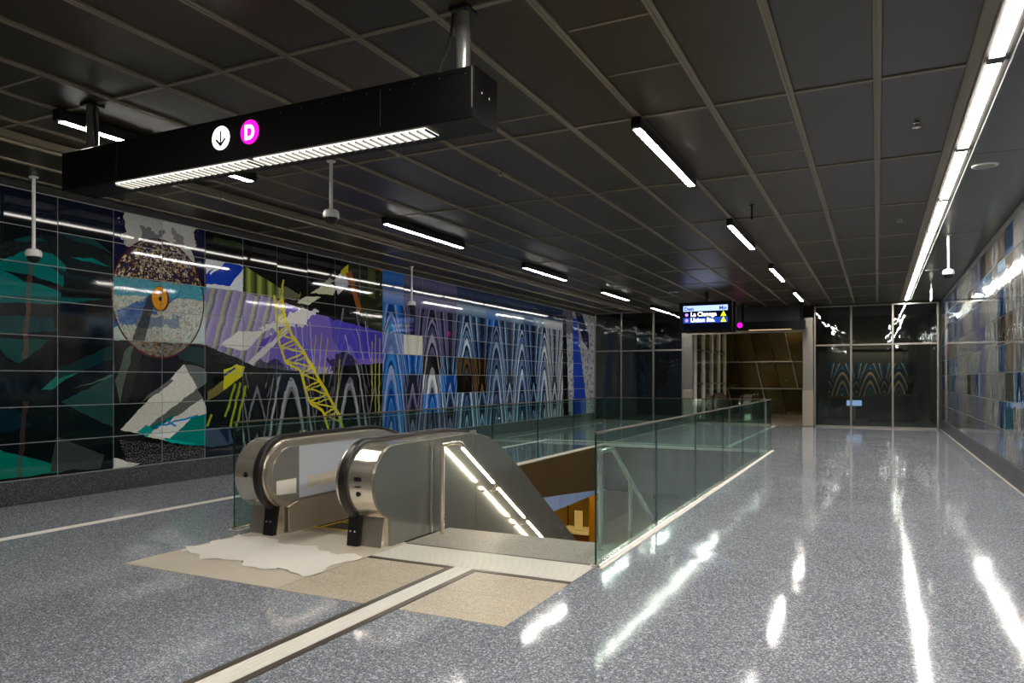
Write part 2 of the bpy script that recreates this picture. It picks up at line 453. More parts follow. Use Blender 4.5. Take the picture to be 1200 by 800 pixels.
def paint_left(t):
    P, LN = t.poly, t.line
    # upper-left dark teal field
    P([(-60,600),(-60,180),(133,200),(133,600)], (9,17,21))
    P([(-60,180),(133,180),(133,275),(-60,240)], (14,22,38))
    P([(-20,300),(0,285),(45,275),(95,278),(132,300),(132,345),(60,330)], (26,34,36))
    P([(-30,320),(0,306),(18,297),(40,291),(62,297),(78,312),(70,352),(-30,350)], (0,112,108))
    P([(82,301),(106,302),(131,312),(112,309)], (0,120,112))
    P([(15,280),(35,276),(55,281),(30,284)], (20,70,74)); P([(60,272),(110,281),(131,296),(95,284)], (24,60,64))
    P([(-30,314),(0,316),(40,323),(80,338),(132,356),(70,350),(30,330)], (16,26,32))
    P([(60,312),(112,328),(118,334),(70,322)], (28,48,54))
    P([(0,346),(62,347),(120,350),(70,356),(0,354)], (0,84,82)); P([(-30,368),(60,372),(68,388),(-30,392)], (6,54,58))
    P([(-20,393),(58,399),(22,426),(10,420)], (8,66,64), 0.9)
    P([(47,456),(66,441),(108,420),(100,431),(60,456)], (16,104,92)); P([(60,436),(133,404),(133,420),(70,444)], (8,46,50))
    P([(72,471),(133,438),(133,500),(86,479)], (30,64,62)); P([(86,455),(133,438),(133,441)], (60,96,92))
    P([(-30,480),(16,478),(40,498),(-30,516)], (8,32,44)); P([(-20,540),(40,497),(68,512),(60,534),(-20,530)], (4,70,70))
    P([(-30,520),(92,550),(-30,566)], (0,112,96)); P([(66,511),(122,533),(118,549),(58,553)], (48,58,54))
    LN((30,470), (22,560), 6, (70,52,46), .5); LN((38,290), (28,420), 5, (110,70,54), .45)  # brown-red streaks: a vertical reflection painted into the tile colour
    # navy field behind the disc, cloud
    P([(133,200),(242,200),(242,330),(133,322)], (16,20,54))
    P([(142,238),(232,262),(226,306),(150,306)], (186,186,182), 1, True); P([(165,262),(190,268),(186,310),(170,300)], (60,62,80), .7, True)
    P([(205,268),(214,270),(212,320),(200,320)], (40,44,66), .6, True)
    P([(133,322),(242,336),(242,404),(133,398)], (184,202,200)); P([(133,322),(242,336),(242,352),(133,344)], (6,146,172))
    P([(133,366),(180,345),(205,338),(190,352),(133,384)], (20,92,168))
    # mosaic disc
    cy, cz = on_x(188, 350, XL); ry = 0.755; rz = 0.84
    if t.hit([(cy-ry, 0), (cy+ry, 0)]):
        dm = t.emask((cy, cz), ry, rz); ring = t.emask((cy, cz), ry*1.03, rz*1.03)
        dy = t.math('SUBTRACT', t.Y, cy); dz = t.math('SUBTRACT', t.Z, cz)
        rr = t.math('SQRT', t.math('ADD', t.math('MULTIPLY', dy, dy), t.math('MULTIPLY', dz, dz)))
        an = t.math('ARCTAN2', dz, dy)
        v = t.n('ShaderNodeCombineXYZ'); t.put(v.inputs[0], t.math('MULTIPLY', an, 1.2)); t.put(v.inputs[1], t.math('MULTIPLY', rr, 2.6))
        b = t.n('ShaderNodeTexVoronoi', feature='F1', distance='CHEBYCHEV'); t.put(b.inputs['Vector'], v.outputs[0]); b.inputs['Scale'].default_value = 15.0
        sc = t.n('ShaderNodeSeparateColor'); t.put(sc.inputs[0], b.outputs['Color'])
        keep = t.c
        up = t.ramp(sc.outputs[0], [(0, lin((44,36,66))), (.45, lin((70,52,58))), (.68, lin((150,116,72))), (.86, lin((206,190,150)))], 'CONSTANT')
        lo = t.ramp(sc.outputs[0], [(0, lin((170,178,166))), (.4, lin((208,200,178))), (.66, lin((176,136,70))), (.88, lin((92,78,64)))], 'CONSTANT')
        t.c = t.mix(0.55, keep, lo)
        P([(120,270),(260,280),(260,339),(120,322)], up)
        P([(150,285),(215,290),(225,318),(165,318)], (212,206,196), .55, True, speck=26)
        P([(133,324),(242,337),(242,352),(133,345)], (6,150,176), .7); P([(136,372),(180,346),(216,342),(186,362),(136,386)], (22,88,160), .8, True)
        P([(160,372),(220,368),(205,382),(170,384)], (30,70,130), .6, True)
        P([(175,345),(184,343),(166,410),(150,412)], (44,34,34), .85); P([(130,401),(250,402),(250,430),(130,430)], (40,32,24), .7)
        disc = t.c; t.c = keep
        t.c = t.mix(ring, t.c, lin((70,22,28))); t.c = t.mix(dm, t.c, disc)
    # lower dark field with the white sail
    P([(133,401),(242,407),(242,600),(133,600)], (16,18,20))
    P([(136,446),(148,408),(157,403),(140,474)], (76,88,80)); P([(157,404),(170,403),(150,470),(142,470)], (34,38,38))
    P([(205,404),(242,408),(242,430),(210,420)], (28,56,56))
    if t.hit([(cy-ry, 0), (cy+ry, 0)]):
        low = t.math('LESS_THAN', t.Z, 2.05)
        t.c = t.mix(t.math('MULTIPLY', ring, low), t.c, lin((84,18,24))); t.c = t.mix(t.math('MULTIPLY', dm, low), t.c, t.mix(0.35, lin((30,26,24)), lo))
    t.ell((cy, cz), .15, .185, (96, 26, 16)); t.ell((cy-.012, cz+.005), .128, .168, (222, 150, 16)); t.ell((cy, cz), .028, .035, (30, 16, 10)); LN((188,339),(188,362), .8, (70, 40, 10), .8)
    P([(216,426),(240,431),(245,446),(231,456)], (92,102,100))
    P([(141,503),(216,426),(242,476),(242,522),(195,516)], (206,206,196))
    P([(178,460),(200,443),(203,446),(190,458),(165,472)], (92,94,90)); P([(170,503),(231,454),(238,466),(186,502)], (90,94,88))
    P([(161,507),(172,498),(181,502),(172,511)], (0,150,142)); P([(176,500),(205,486),(200,494),(180,503)], (0,98,98))
    P([(192,514),(218,492),(242,484),(242,523),(215,521)], (0,118,108)); P([(192,514),(232,520),(200,519)], (0,160,150))
    P([(176,508),(196,494),(228,487),(214,500),(200,514)], (214,220,218)); LN((184,500),(232,487), 2.2, (20,130,200)); LN((196,492),(206,500), 2, (20,120,190))
    P([(133,536),(164,544),(133,550)], (210,208,200)); P([(140,515),(240,524),(240,545),(150,545)], (120,120,118), .8, speck=60)
    # blue and white tile, stripes, black wedge
    P([(242,200),(450,240),(450,600),(242,600)], (13,14,15))
    P([(241,303),(285,311),(285,344),(241,337)], (214,220,226)); P([(241,320),(266,307),(286,313),(270,335),(241,333)], (22,60,180)); LN((246,322),(262,308), 3, (220,226,232))
    LN((250,280),(290,290), 6, (40,62,24), .8); LN((296,292),(335,300), 9, (60,70,28), .8); LN((340,300),(338,318), 2.5, (150,150,60)); LN((346,302),(344,320), 2.5, (150,150,60))
    st = [(241,337),(300,343),(393,375),(393,440),(300,430),(241,404)]
    pts = [on_x(u, v, XL) for u, v in st]
    if t.hit(pts):
        d = t.vmath('DOT_PRODUCT', t.Q, (1.0, -0.32, 0.0)); fr = t.math('FRACT', t.math('MULTIPLY', d, 3.3))
        stripe = t.ramp(fr, [(0, lin((128,112,178))), (.2, lin((172,176,160))), (.34, lin((150,156,110))), (.46, lin((104,80,160))), (.6, lin((166,164,186))), (.82, lin((146,132,186)))])
        t.c = t.mix(t.mask(pts, t.Q), t.c, stripe)
    gp = [on_x(u, v, XL) for u, v in [(286,309),(335,330),(335,352),(286,344)]]
    if t.hit(gp):
        fr = t.math('FRACT', t.math('MULTIPLY', t.Y, 4.2)); gs = t.ramp(fr, [(0, lin((104,120,44))), (.5, lin((40,52,24))), (.8, lin((150,160,84)))])
        t.c = t.mix(t.mask(gp, t.Q), t.c, gs)
    P([(242,405),(280,406),(300,432),(395,430),(395,600),(242,600)], (15,19,20)); P([(246,406),(276,407),(290,428),(250,424)], (70,72,80), .6, speck=40)

def paint_mid(t):
    P, LN = t.poly, t.line
    P([(325,345),(393,374),(452,392),(452,425),(380,430),(300,428),(318,395)], (112,92,186)); P([(386,372),(452,390),(452,420),(402,420),(390,396)], (74,62,184))
    P([(335,410),(360,400),(372,420),(340,430)], (84,72,190), .8, True)
    P([(258,404),(279,388),(310,388),(290,410),(285,412)], (214,212,208)); P([(300,388),(321,374),(350,361),(375,363),(362,378),(330,387)], (214,212,210), 1, True)
    P([(288,424),(324,394),(346,374),(336,390),(296,428)], (208,206,206)); P([(308,398),(318,392),(312,404),(300,414)], (84,66,170))
    P([(285,311),(393,376),(393,255),(285,262)], (14,14,15)); P([(330,334),(352,345),(345,352),(328,346)], (96,96,76), .9); LN((332,328),(330,350), 3, (196,176,30)); LN((352,342),(350,352), 2, (120,110,40))
    P([(364,343),(376,335),(395,338),(390,346)], (186,190,160)); P([(348,354),(358,347),(376,348),(362,357)], (196,198,176))
    P([(378,331),(386,325),(392,328),(384,334)], (150,150,140)); P([(392,328),(402,316),(412,330),(396,346)], (186,188,200)); P([(399,318),(411,307),(408,322),(402,324)], (206,190,30))
    P([(409,296),(449,305),(449,390),(428,380),(408,322)], (34,40,22)); P([(405,320),(412,318),(424,362),(420,368)], (150,84,34)); P([(430,300),(440,302),(440,350),(432,348)], (60,72,32)); P([(440,300),(449,302),(449,318),(440,316)], (150,92,30))
    for a, b in (((346,384),(348,428)), ((354,384),(357,430)), ((363,378),(367,428)), ((404,392),(412,424)), ((418,384),(426,422)), ((428,376),(434,424))): LN(a, b, 1.6, (186,182,208), .7)
    P([(385,424),(402,408),(418,424),(410,450),(392,450)], (14,16,22), .85, True); P([(300,426),(330,420),(345,440),(310,446)], (16,18,30), .8, True)
    yel = (214, 202, 40)
    Lc = [(322,346),(324,372),(327,402),(335,424),(352,434),(363,472),(378,481),(385,503)]
    Rc = [(330,346),(334,374),(342,393),(354,409),(381,457),(398,487),(402,503)]
    for C, wd in ((Lc, 3.4), (Rc, 4.6)):
        for a, b in zip(C, C[1:]): LN(a, b, wd, yel)
    def at(C, v):
        for a, b in zip(C, C[1:]):
            if a[1] <= v <= b[1]: k = (v-a[1])/(b[1]-a[1]); return (a[0]+(b[0]-a[0])*k, v)
        return C[-1]
    k = 0; v = 350
    while v < 494:
        a, b = (Lc, Rc) if k % 2 else (Rc, Lc)
        LN(at(a, v), at(b, v+8), 2.0, yel)
        if k % 2: LN(at(b, v-4), at(a, v+4), 1.6, (190, 182, 60))
        v += 8; k += 1
    for (a, b) in (((377,390),(373,440)), ((384,395),(379,448)), ((370,392),(368,430)), ((398,420),(394,482)), ((440,392),(440,486)), ((445,396),(444,486)), ((436,400),(436,470))):
        LN(a, b, 1.8, (176,170,60), .9)
    P([(262,434),(278,427),(287,430),(283,442),(262,458)], (196,194,34)); P([(243,458),(262,446),(262,458),(243,470)], (110,104,56)); LN((262,440),(276,431), 3, (30,60,110))
    for a, b in (((243,500),(248,486)), ((264,488),(276,450)), ((270,500),(282,448)), ((277,500),(288,452))): LN(a, b, 3.2, (132,150,30))
    P([(242,503),(268,499),(274,520),(242,524)], (62,82,104)); P([(256,502),(268,499),(268,520)], (22,42,66)); P([(242,524),(286,518),(286,560),(242,560)], (16,26,40))

def col_mat(c, y0, y1):
    t = Art('mural_paint_%02d' % c, y0, y1)
    if y1 > 8.9 and y0 < 13:                                   # inked arch lines under the painting
        t.arches(PAL['ink'], 10.0, 0.81, 2.6)
        ink = t.c
        t.c = lin((12, 13, 14))
        paint_left(t)
        t.c = t.mix(t.math('LESS_THAN', t.Z, 1.62), t.c, ink)
        t.c = t.mix(t.math('MULTIPLY', t.math('GREATER_THAN', t.Y, 11.17), t.math('LESS_THAN', t.Z, 2.9)), t.c, ink)
        paint_mid(t)
        if y0 > 11: t.c = t.mix(t.math('MULTIPLY', t.math('LESS_THAN', t.Z, 2.9), 0.45), t.c, t.mix(0.75, t.c, ink, 'LIGHTEN'))
    else:
        paint_left(t); paint_mid(t)
    return t.done()

# ------------------------------------------------------------------ structure: floor
fl = MB()
def slab(x0, x1, y0, y1): fl.box(x0, x1, y0, y1, -0.45, 0.0)
slab(XL, WX0, YB, YF); slab(WX1, XR, YB, YF); slab(WX0, WX1, YB, 4.04); slab(WX0, WX1, WY1, YF)
slab(WX0, -5.57, 4.04, WY0)
floor = struct(fl.build('floor', 'floor'), 'polished blue grey terrazzo floor with pale chips', 'floor')
# slab under the pavers
box('screed', 'void', floor, -5.57, WX1, 4.04, WY0, -0.45, -0.03)
box('landing_slab', 'granite_step', floor, -3.93, WX1, WY0, 6.5, -0.3, 0.0)
for (x0, x1, y0, y1) in ((-3.90, -3.12, 4.045, 4.58), (-3.90, -3.12, 4.585, 5.10), (-2.84, -2.05, 4.045, 4.58), (-2.84, -2.05, 4.585, 5.10)):
    box('granite_paver', 'granite', floor, x0, x1, y0, y1, -0.03, 0.001)
# floor divider strips in the terrazzo (thin joints)
for y in (1.2, 9.1, 14.0, 18.9, 22.3): box('floor_joint', 'trimdark', floor, WX1+.25, XR-.32, y-.004, y+.004, -.01, .0006)
box('floor_joint', 'granite_step', floor, XR-.05, XR-.014, YB, YF, -.01, .002)

# tactile paving: band in front of the stairs, guide strips
def tactile(name, x0, x1, y0, y1, label, along, trims=True):
    t = thing(name, ((x0+x1)/2, (y0+y1)/2, 0), label, 'tactile paving')
    box('base_strip', 'cream', t, x0, x1, y0, y1, -0.005, 0.003)
    if along == 'y':
        w_ = x1-x0; n = max(3, int(w_/0.035))
        for k in range(n):
            c = x0 + (k+.5)*w_/n; box('ridge', 'cream', t, c-.009, c+.009, y0+.01, y1-.01, 0.003, 0.007, b=.002)
        if trims:
            for a, b in ((x0-.055, x0-.004), (x1+.004, x1+.055)): box('edge_trim', 'trimdark', t, a, b, y0, y1-0.01, -0.005, 0.004)
    else:
        w_ = y1-y0; n = max(3, int(w_/0.05))
        for k in range(n):
            c = y0 + (k+.5)*w_/n; box('ridge', 'cream', t, x0+.01, x1-.01, c-.012, c+.012, 0.003, 0.007, b=.002)
    return t
tb = tactile('tactile_band', -3.90, WX1, 5.16, 5.68, 'wide cream ribbed tactile band at the top of the stairs', 'x')
for a, b in ((-3.90, -3.12), (-2.84, WX1)): box('edge_trim', 'trimdark', tb, a, b, 5.105, 5.155, -0.005, 0.004)
box('edge_trim', 'trimdark', tb, -3.90, WX1, 5.685, 5.715, -0.005, 0.004)
tactile('tactile_strip', -3.06, -2.90, YB+.3, 5.155, 'cream tactile guide strip with bronze edges running from the stairs to the viewer', 'y')
tactile('tactile_strip', -7.49, -7.37, YB+.3, 16.93, 'long narrow cream guide strip along the mural wall side', 'y', False)
tactile('tactile_strip', -7.49, -2.9, 16.95, 17.07, 'cream guide strip crossing the floor behind the stair well', 'x')
tactile('tactile_strip', -3.06, -2.94, 17.09, 25.4, 'far cream guide strip leading to the lobby escalators', 'y', False)

# ------------------------------------------------------------------ structure: walls
wl = MB().box(XL-.35, XL-.007, YB, YF+6, -.45, ZC+.3)
wall_left = struct(wl.build('wall_left', 'joint'), 'long wall covered with glossy mural tiles on the left', 'wall')
wall_right = struct(MB().box(XR+.007, XR+.35, YB, YF+6.5, -.45, ZC+.3).build('wall_right', 'joint'), 'long wall covered with glossy mural tiles on the right', 'wall')
wall_back = struct(MB().box(XL-.35, XR+.35, YB-.3, YB, -.45, ZC+.3).build('wall_back', 'palewall'), 'grey wall behind the viewer', 'wall')
struct(MB().cbox(XL-.006, XL+.014, YB, YF, 0, .293, b=.01).build('baseboard_left', 'base'), 'speckled dark terrazzo base under the left mural', 'baseboard')
struct(MB().cbox(XR-.014, XR+.006, YB, YF, 0, .293, b=.01).build('baseboard_right', 'base'), 'speckled dark terrazzo base under the right mural', 'baseboard')
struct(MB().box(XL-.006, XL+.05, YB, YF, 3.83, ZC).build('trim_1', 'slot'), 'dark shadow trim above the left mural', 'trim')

TW, TH, Z0 = 0.762, 0.44, 0.30
G = 0.0055
def tile_mesh(nm, sx):
    x0, x1 = (-.0065, 0.0) if sx > 0 else (0.0, .0065)
    me = bpy.data.meshes.new(nm)
    m = MB().cbox(x0, x1, -TW/2+G, TW/2-G, -TH/2+G, TH/2-G, b=.0015)
    me.from_pydata(m.v, [], m.f); me.materials.append(M['void']); me.update(); return me
TL, TR = tile_mesh('mural_tile_left', 1), tile_mesh('mural_tile_right', -1)
def put_tile(me, wall, x, y, z, mat):
    o = bpy.data.objects.new('tile', me); COL.objects.link(o); o.parent = wall
    o.location = (x, y, z)
    o.rotation_euler = (0, math.radians(random.gauss(0, .10)), math.radians(random.gauss(0, .10)))
    o.material_slots[0].link = 'OBJECT'; o.material_slots[0].material = mat
    return o
AM = {}
def arch_mat(p, y0=13.0, half=0.81, top=3.02):
    if (p, y0) not in AM:
        t = Art('arch_paint_' + p, 0, 1); t.arches(PAL[p], y0, half, top); AM[(p, y0)] = t.done()
    return AM[(p, y0)]
def end_mat(y0, y1):
    t = Art('mural_end_paint', y0, y1)
    t.c = lin((176, 180, 186)); f, _ = t.noise(t.Q0, 7.0, 4)
    t.c = t.mix(t.math('GREATER_THAN', f, .55), t.c, lin((120, 124, 136)))
    t.poly([(650,380),(659,380),(659,520),(650,520)], (180,150,140), .6)
    t.poly([(658,368),(663,368),(668,520),(661,520)], (20,20,24)); t.poly([(645,350),(671,356),(671,392),(652,388)], (70,62,74), .8, True)
    t.poly([(655,414),(664,420),(662,432),(655,428)], (20,60,40)); t.poly([(671,372),(676,374),(687,470),(687,520),(673,520)], (36,66,170)); t.poly([(671,356),(680,362),(690,392),(690,410),(683,400)], (24,34,70))
    return t.done()
NCOL = 30
Y00 = 5.84 - 4*TW
for c in range(NCOL):
    y0 = Y00 + c*TW; y1 = y0 + TW
    cm = col_mat(c, y0, y1) if c < 13 else (end_mat(y0, y1) if c >= 26 else None)
    for r in range(8):
        if cm: m = cm
        else:
            p = 'slate'
            if c == 13: p = 'lblue' if r == 4 else 'blue'
            elif c in (14, 15, 16): p = 'lav'
            elif c >= 24: p = 'white'
            elif c in (19, 22): p = 'deep'
            if c == 14: p = {4: 'cream', 3: 'blue', 6: 'lav', 7: 'lav'}.get(r, 'lav')
            if c == 15: p = {1: 'blue', 3: 'ink', 2: 'white'}.get(r, 'lav')
            if c == 16: p = {2: 'blue', 3: 'slate', 1: 'slate'}.get(r, 'lav')
            if c == 17: p = {2: 'black', 3: 'gold', 1: 'slate'}.get(r, 'slate')
            if c == 18: p = {3: 'gold', 2: 'gold', 4: 'deep'}.get(r, 'slate')
            if c == 19 and r == 6: p = 'blue'
            if r == 7 and c >= 17: p = 'deep'
            m = arch_mat(p)
        put_tile(TL, wall_left, XL, y0+TW/2, Z0+TH*(r+.5), m)
# left wall before the first column: plain dark end panel
box('end_panel', 'void', wall_left, XL-.007, XL, YB, Y00-.004, .3, 3.83)

def streak_mat(i, cols):
    t = Art('right_mural_paint_%d' % i, 0, 1)
    mp = t.n('ShaderNodeMapping'); t.put(mp.inputs[0], t.Q0); mp.inputs['Scale'].default_value = (3.2, .7, 0); mp.inputs['Location'].default_value = (i*1.7, i*.9, 0)
    f, _ = t.noise(mp.outputs[0], 2.4, 6, .65)
    n = len(cols); t.c = t.ramp(f, [(.28+.46*k/(n-1), lin(c)) for k, c in enumerate(cols)], 'LINEAR')
    g, _ = t.noise(t.QR, 5.0, 5)
    t.c = t.mix(t.math('GREATER_THAN', g, .66), t.c, lin((150, 154, 156)))
    return t.done(.05, .3, .0025, .5)
RM = [streak_mat(0, [(24,28,38), (96,104,118), (186,188,184), (70,80,98)]), streak_mat(1, [(40,36,34), (120,96,72), (170,166,158), (50,54,66)]),
      streak_mat(2, [(14,60,78), (24,132,156), (90,110,130), (20,40,60)]), streak_mat(3, [(54,52,92), (110,110,160), (150,160,180), (30,30,48)]),
      streak_mat(4, [(150,154,150), (206,206,198), (90,98,110), (180,182,180)]), streak_mat(5, [(22,20,20), (60,52,44), (34,34,40), (96,90,84)]),
      streak_mat(6, [(60,72,34), (120,130,56), (90,86,120), (40,44,36)]), arch_mat('slate'), arch_mat('deep')]
for c in range(24):
    y0 = YF - (c+1)*TW
    kc = random.choice((0, 0, 1, 3, 4, 4, 5, 7, 8, 8))
    for r in range(8):
        k = random.choices(range(9), (5, 3, 2, 2, 5, 3, 1, 2, 3))[0]
        if random.random() < .6: k = kc
        if c >= 15 and r < 3 and random.random() < .6: k = random.choice((2, 6, 4, 8))
        put_tile(TR, wall_right, XR, y0+TW/2, Z0+TH*(r+.5), RM[k])
box('end_panel', 'void', wall_right, XR, XR+.007, YB, YF-24*TW-.004, .3, 3.83)

# ------------------------------------------------------------------ structure: ceiling
ceiling = struct(MB().box(XL-.35, XR+.35, YB-.3, 34, ZC+.04, ZC+.3).build('ceiling', 'void'), 'dark ceiling of perforated bronze panels in a bar grid', 'ceiling')
PX, PY, X0C, Y0C = 0.654, 2.43, 0.0, 4.17
def shared(nm, mb, mat):
    me = bpy.data.meshes.new(nm); me.from_pydata(mb.v, [], mb.f); me.materials.append(M[mat]); me.update(); return me
pm = shared('ceiling_panel', MB().cbox(-PX/2+.03, PX/2-.03, -PY/2+.018, PY/2-.018, 0, .03, b=.004), 'panel')
xs = [X0C + PX*k for k in range(1, -15, -1)]
ys = [Y0C + PY*k for k in range(-4, 10)]
for k in range(15):
    xc = .327 - PX*(k)
    for y in ys[:-1]:
        if y > YF or y < YB-1: continue
        o = bpy.data.objects.new('panel', pm); COL.objects.link(o); o.parent = ceiling
        o.location = (xc, y+PY/2, ZC+.004)
        o.rotation_euler = (random.gauss(0, .0009), random.gauss(0, .003), 0)
for k in range(16):
    x = X0C + PX - PX*k - PX + 0.0
    if k == 0: x = .654
    else: x = .654 - PX*k
    rb = MB()
    for s in (-1, 1): rb.cbox(x+s*.018-.012, x+s*.018+.012, YB, YF, ZC-.012, ZC+.03, b=.003)
    rb.box(x-.008, x+.008, YB, YF, ZC-.006, ZC+.03)
    rb.build('runner', 'runner', ceiling)
for y in ys:
    if y > YF: continue
    MB().cbox(XL+.05, .64, y-.021, y+.021, ZC-.008, ZC+.03, b=.003).build('cross_bar', 'runner', ceiling)
# inner support bars that show behind the perforated sheets
for (x, y) in ((-1.63, 5.6), (-1.63, 4.75), (-2.95, 6.15), (-6.2, 3.6), (-.98, 7.35), (-.98, 8.3), (-2.3, 3.5), (-3.6, 3.3)):
    MB().cbox(x-.29, x+.29, y-.012, y+.012, ZC-.003, ZC+.03, b=.003).build('support_bar', 'runner', ceiling)
box('edge_channel', 'runner', ceiling, .61, .70, YB, YF, ZC-.02, ZC+.04, b=.006)
box('edge_channel', 'runner', ceiling, .70, .712, YB, YF, ZC-.022, ZC+.04)
for y in range(7):                                             # smooth soffit sheets along the right wall
    a = YB + y*4.86 - .35
    box('soffit_sheet', 'soffit', ceiling, .90, XR-.035, max(YB, a)+.004, min(YF, a+4.86)-.004, ZC-.01, ZC+.04, b=.004)
    box('soffit_sheet', 'soffit', ceiling, XR-.03, XR+.02, max(YB, a)+.004, min(YF, a+4.86)-.004, ZC-.004, ZC+.04)

# ------------------------------------------------------------------ lights
strip = thing('light_strip', (.80, 10, ZC), 'continuous white LED light line in the ceiling along the right mural wall', 'ceiling light')
box('housing', 'slot', strip, .712, .90, YB, YF, ZC+.012, ZC+.039)
for k in range(-4, 9):
    y0 = 6.60 + PY*k
    if y0 > YF-.5: continue
    box('diffuser', 'lamp', strip, .757, .845, max(YB, y0)+.07, min(YF-.1, y0+PY)-.07, ZC, ZC+.012)
    box('spacer', 'black', strip, .745, .858, min(YF-.1, y0+PY)-.06, min(YF-.1, y0+PY)+.06, ZC-.006, ZC+.012)

def pendant(x, y0, label):
    L = 2.32
    t = thing('pendant_light', (x, y0+L/2, ZC), label, 'ceiling light', 'linear lights in the two pendant rows')
    box('housing', 'black', t, x-.045, x+.045, y0, y0+L, ZC-.115, ZC-.012, b=.006)
    box('diffuser', 'lamp', t, x-.036, x+.036, y0+.05, y0+L-.05, ZC-.1175, ZC-.1145)
    return t
p0 = pendant(-1.97, 6.52, 'first full linear light in the row above the glass railing, largest in view')
for y0, lb in ((-3.2, 'linear light behind the viewer in the row above the glass railing'), (1.66, 'linear light cut by the top picture edge beside the sign post'),
        (11.28, 'second linear light in the row above the glass railing'), (16.05, 'third linear light in the row above the glass railing'), (20.9, 'fourth and farthest linear light in the row above the glass railing')):
    copy_tree(p0, (-1.97, y0+1.16, ZC), lb)
for y0, lb in ((-.78, 'linear light outside the frame in the mural side row'), (4.06, 'linear light partly hidden behind the black overhead sign, in the mural side row'), (8.9, 'linear light right of the white camera pole, largest clear one in the mural side row'),
        (13.68, 'second clear linear light in the mural side row'), (18.5, 'third clear linear light in the mural side row'), (23.25, 'smallest linear light in the mural side row, left of the departure screen')):
    copy_tree(p0, (-6.5, y0+1.16, ZC), lb)

ww = thing('wall_washer', (-7.5, 10, ZC), 'slim dark ceiling luminaire turned toward the left mural wall', 'ceiling light')
box('housing', 'runner', ww, -7.512, -7.485, YB+.1, YF-.2, ZC-.075, ZC-.004, b=.003)
for k in range(-4, 9):
    y0 = 6.60 + PY*k - .75
    if k == -4: box('shade', 'slot', ww, -7.64, -7.51, YB+.1, YF-.2, ZC-.036, ZC-.032)
    box('diffuser', 'washer', ww, -7.522, -7.5115, max(YB+.1, y0)+.05, min(YF-.2, y0+PY)-.05, ZC-.066, ZC-.040)

# ------------------------------------------------------------------ overhead sign
sx0, sx1, sy0, sy1, sz0, sz1 = -6.32, -2.24, 4.0, 4.31, 3.145, 3.47
sg = thing('overhead_sign', (-4.28, 4.155, sz1), 'long black hanging sign with a white arrow disc and pink line disc', 'sign')
box('sign_body', 'signblack', sg, sx0, sx1-.012, sy0, sy1, sz0, sz1, b=.006)
box('end_cap', 'signblack', sg, sx1-.012, sx1, sy0-.004, sy1+.004, sz0-.004, sz1+.004, b=.003)
box('edge_strip', 'frame', sg, sx1-.016, sx1-.008, sy0-.0065, sy0-.003, sz0+.06, sz1-.01)
for x in (-2.95, -5.6): box('panel_joint', 'trimdark', sg, x-.002, x+.002, sy0-.0015, sy0+.002, sz0+.05, sz1-.03)
box('front_lip', 'signblack', sg, sx0, sx1-.02, sy0-.004, sy0+.002, sz1-.035, sz1-.028)
for k in range(9):
    x = sx1-.06-k*.19
    MB().tube([(x, sy0-.003, sz1-.045), (x, sy0+.001, sz1-.045)], .004, 6).build('screw', 'frame', sg)
for y in (sy0+.1, sy0+.2): MB().tube([(sx1+.003, y, 3.33-(y-sy0)*.1), (sx1-.001, y, 3.33)], .004, 6).build('screw', 'trimdark', sg)
for a, b in ((-5.66, -4.18), (-4.12, -2.62)):
    ln = box('light_lens', 'lamp_soft', sg, a, b, sy0+.035, sy0+.20, sz0-.008, sz0+.002)
    n = int((b-a)/.062)
    for k in range(n+1):
        x = a+(b-a)*k/n; box('louvre', 'plate_steel', ln, x-.005, x+.005, sy0+.035, sy0+.20, sz0-.020, sz0-.0075)
for x, nm in ((-2.41, 'post'), (-6.14, 'post')):
    MB().tube([(x, 4.16, ZC+.01), (x, 4.16, sz1-.01)], .05, 20).build(nm, 'plate_steel', sg, True)
    box('ceiling_plate', 'black', sg, x-.07, x+.07, 4.09, 4.23, ZC-.03, ZC+.004, b=.005)
for x, s in ((-2.41, -1), (-6.14, 1)):
    MB().tube([(x+s*.06, 4.14, ZC), (x+s*.07, 4.13, ZC-.15), (x+s*.09, 4.12, ZC-.26), (x+s*.13, 4.1, sz1+.09), (x+s*.15, 4.1, sz1-.02)], .011, 8).build('cable', 'rubber', sg, True)
M['sgwhite'] = emit('lit_white_disc', (255, 250, 240), 1.3)
M['sgpink'] = emit('lit_pink_disc', (236, 20, 168), 1.0)
M['inkblack'] = plain('sign_ink', (18, 10, 6), 0.5)
def disc(x, z, r, mat, nm):
    n = 36; return MB().prism([(x+r*math.cos(2*math.pi*k/n), z+r*math.sin(2*math.pi*k/n)) for k in range(n)], 'y', sy0-.004, sy0+.002).build(nm, mat, sg)
d1 = disc(-4.41, 3.325, .089, 'sgwhite', 'arrow_disc')
ar = MB(); yy = sy0-.0052
def bar(m, p, q, wd):
    ex, ez = q[0]-p[0], q[1]-p[1]; L = math.hypot(ex, ez); nx, nz = -ez/L*wd/2, ex/L*wd/2
    m.prism([(p[0]+nx, p[1]+nz), (q[0]+nx, q[1]+nz), (q[0]-nx, q[1]-nz), (p[0]-nx, p[1]-nz)], 'y', yy, yy+.0008)
bar(ar, (-4.41, 3.378), (-4.41, 3.272), .017); bar(ar, (-4.458, 3.318), (-4.408, 3.268), .018); bar(ar, (-4.362, 3.318), (-4.412, 3.268), .018)
ar.build('arrow', 'inkblack', d1)
d2 = disc(-4.118, 3.328, .089, 'sgpink', 'line_disc')
text_mb('D', .145, lambda x, y: (-4.118+x*.92, yy, 3.277+y), .006, 'CENTER').build('letter', 'sgwhite', d2)

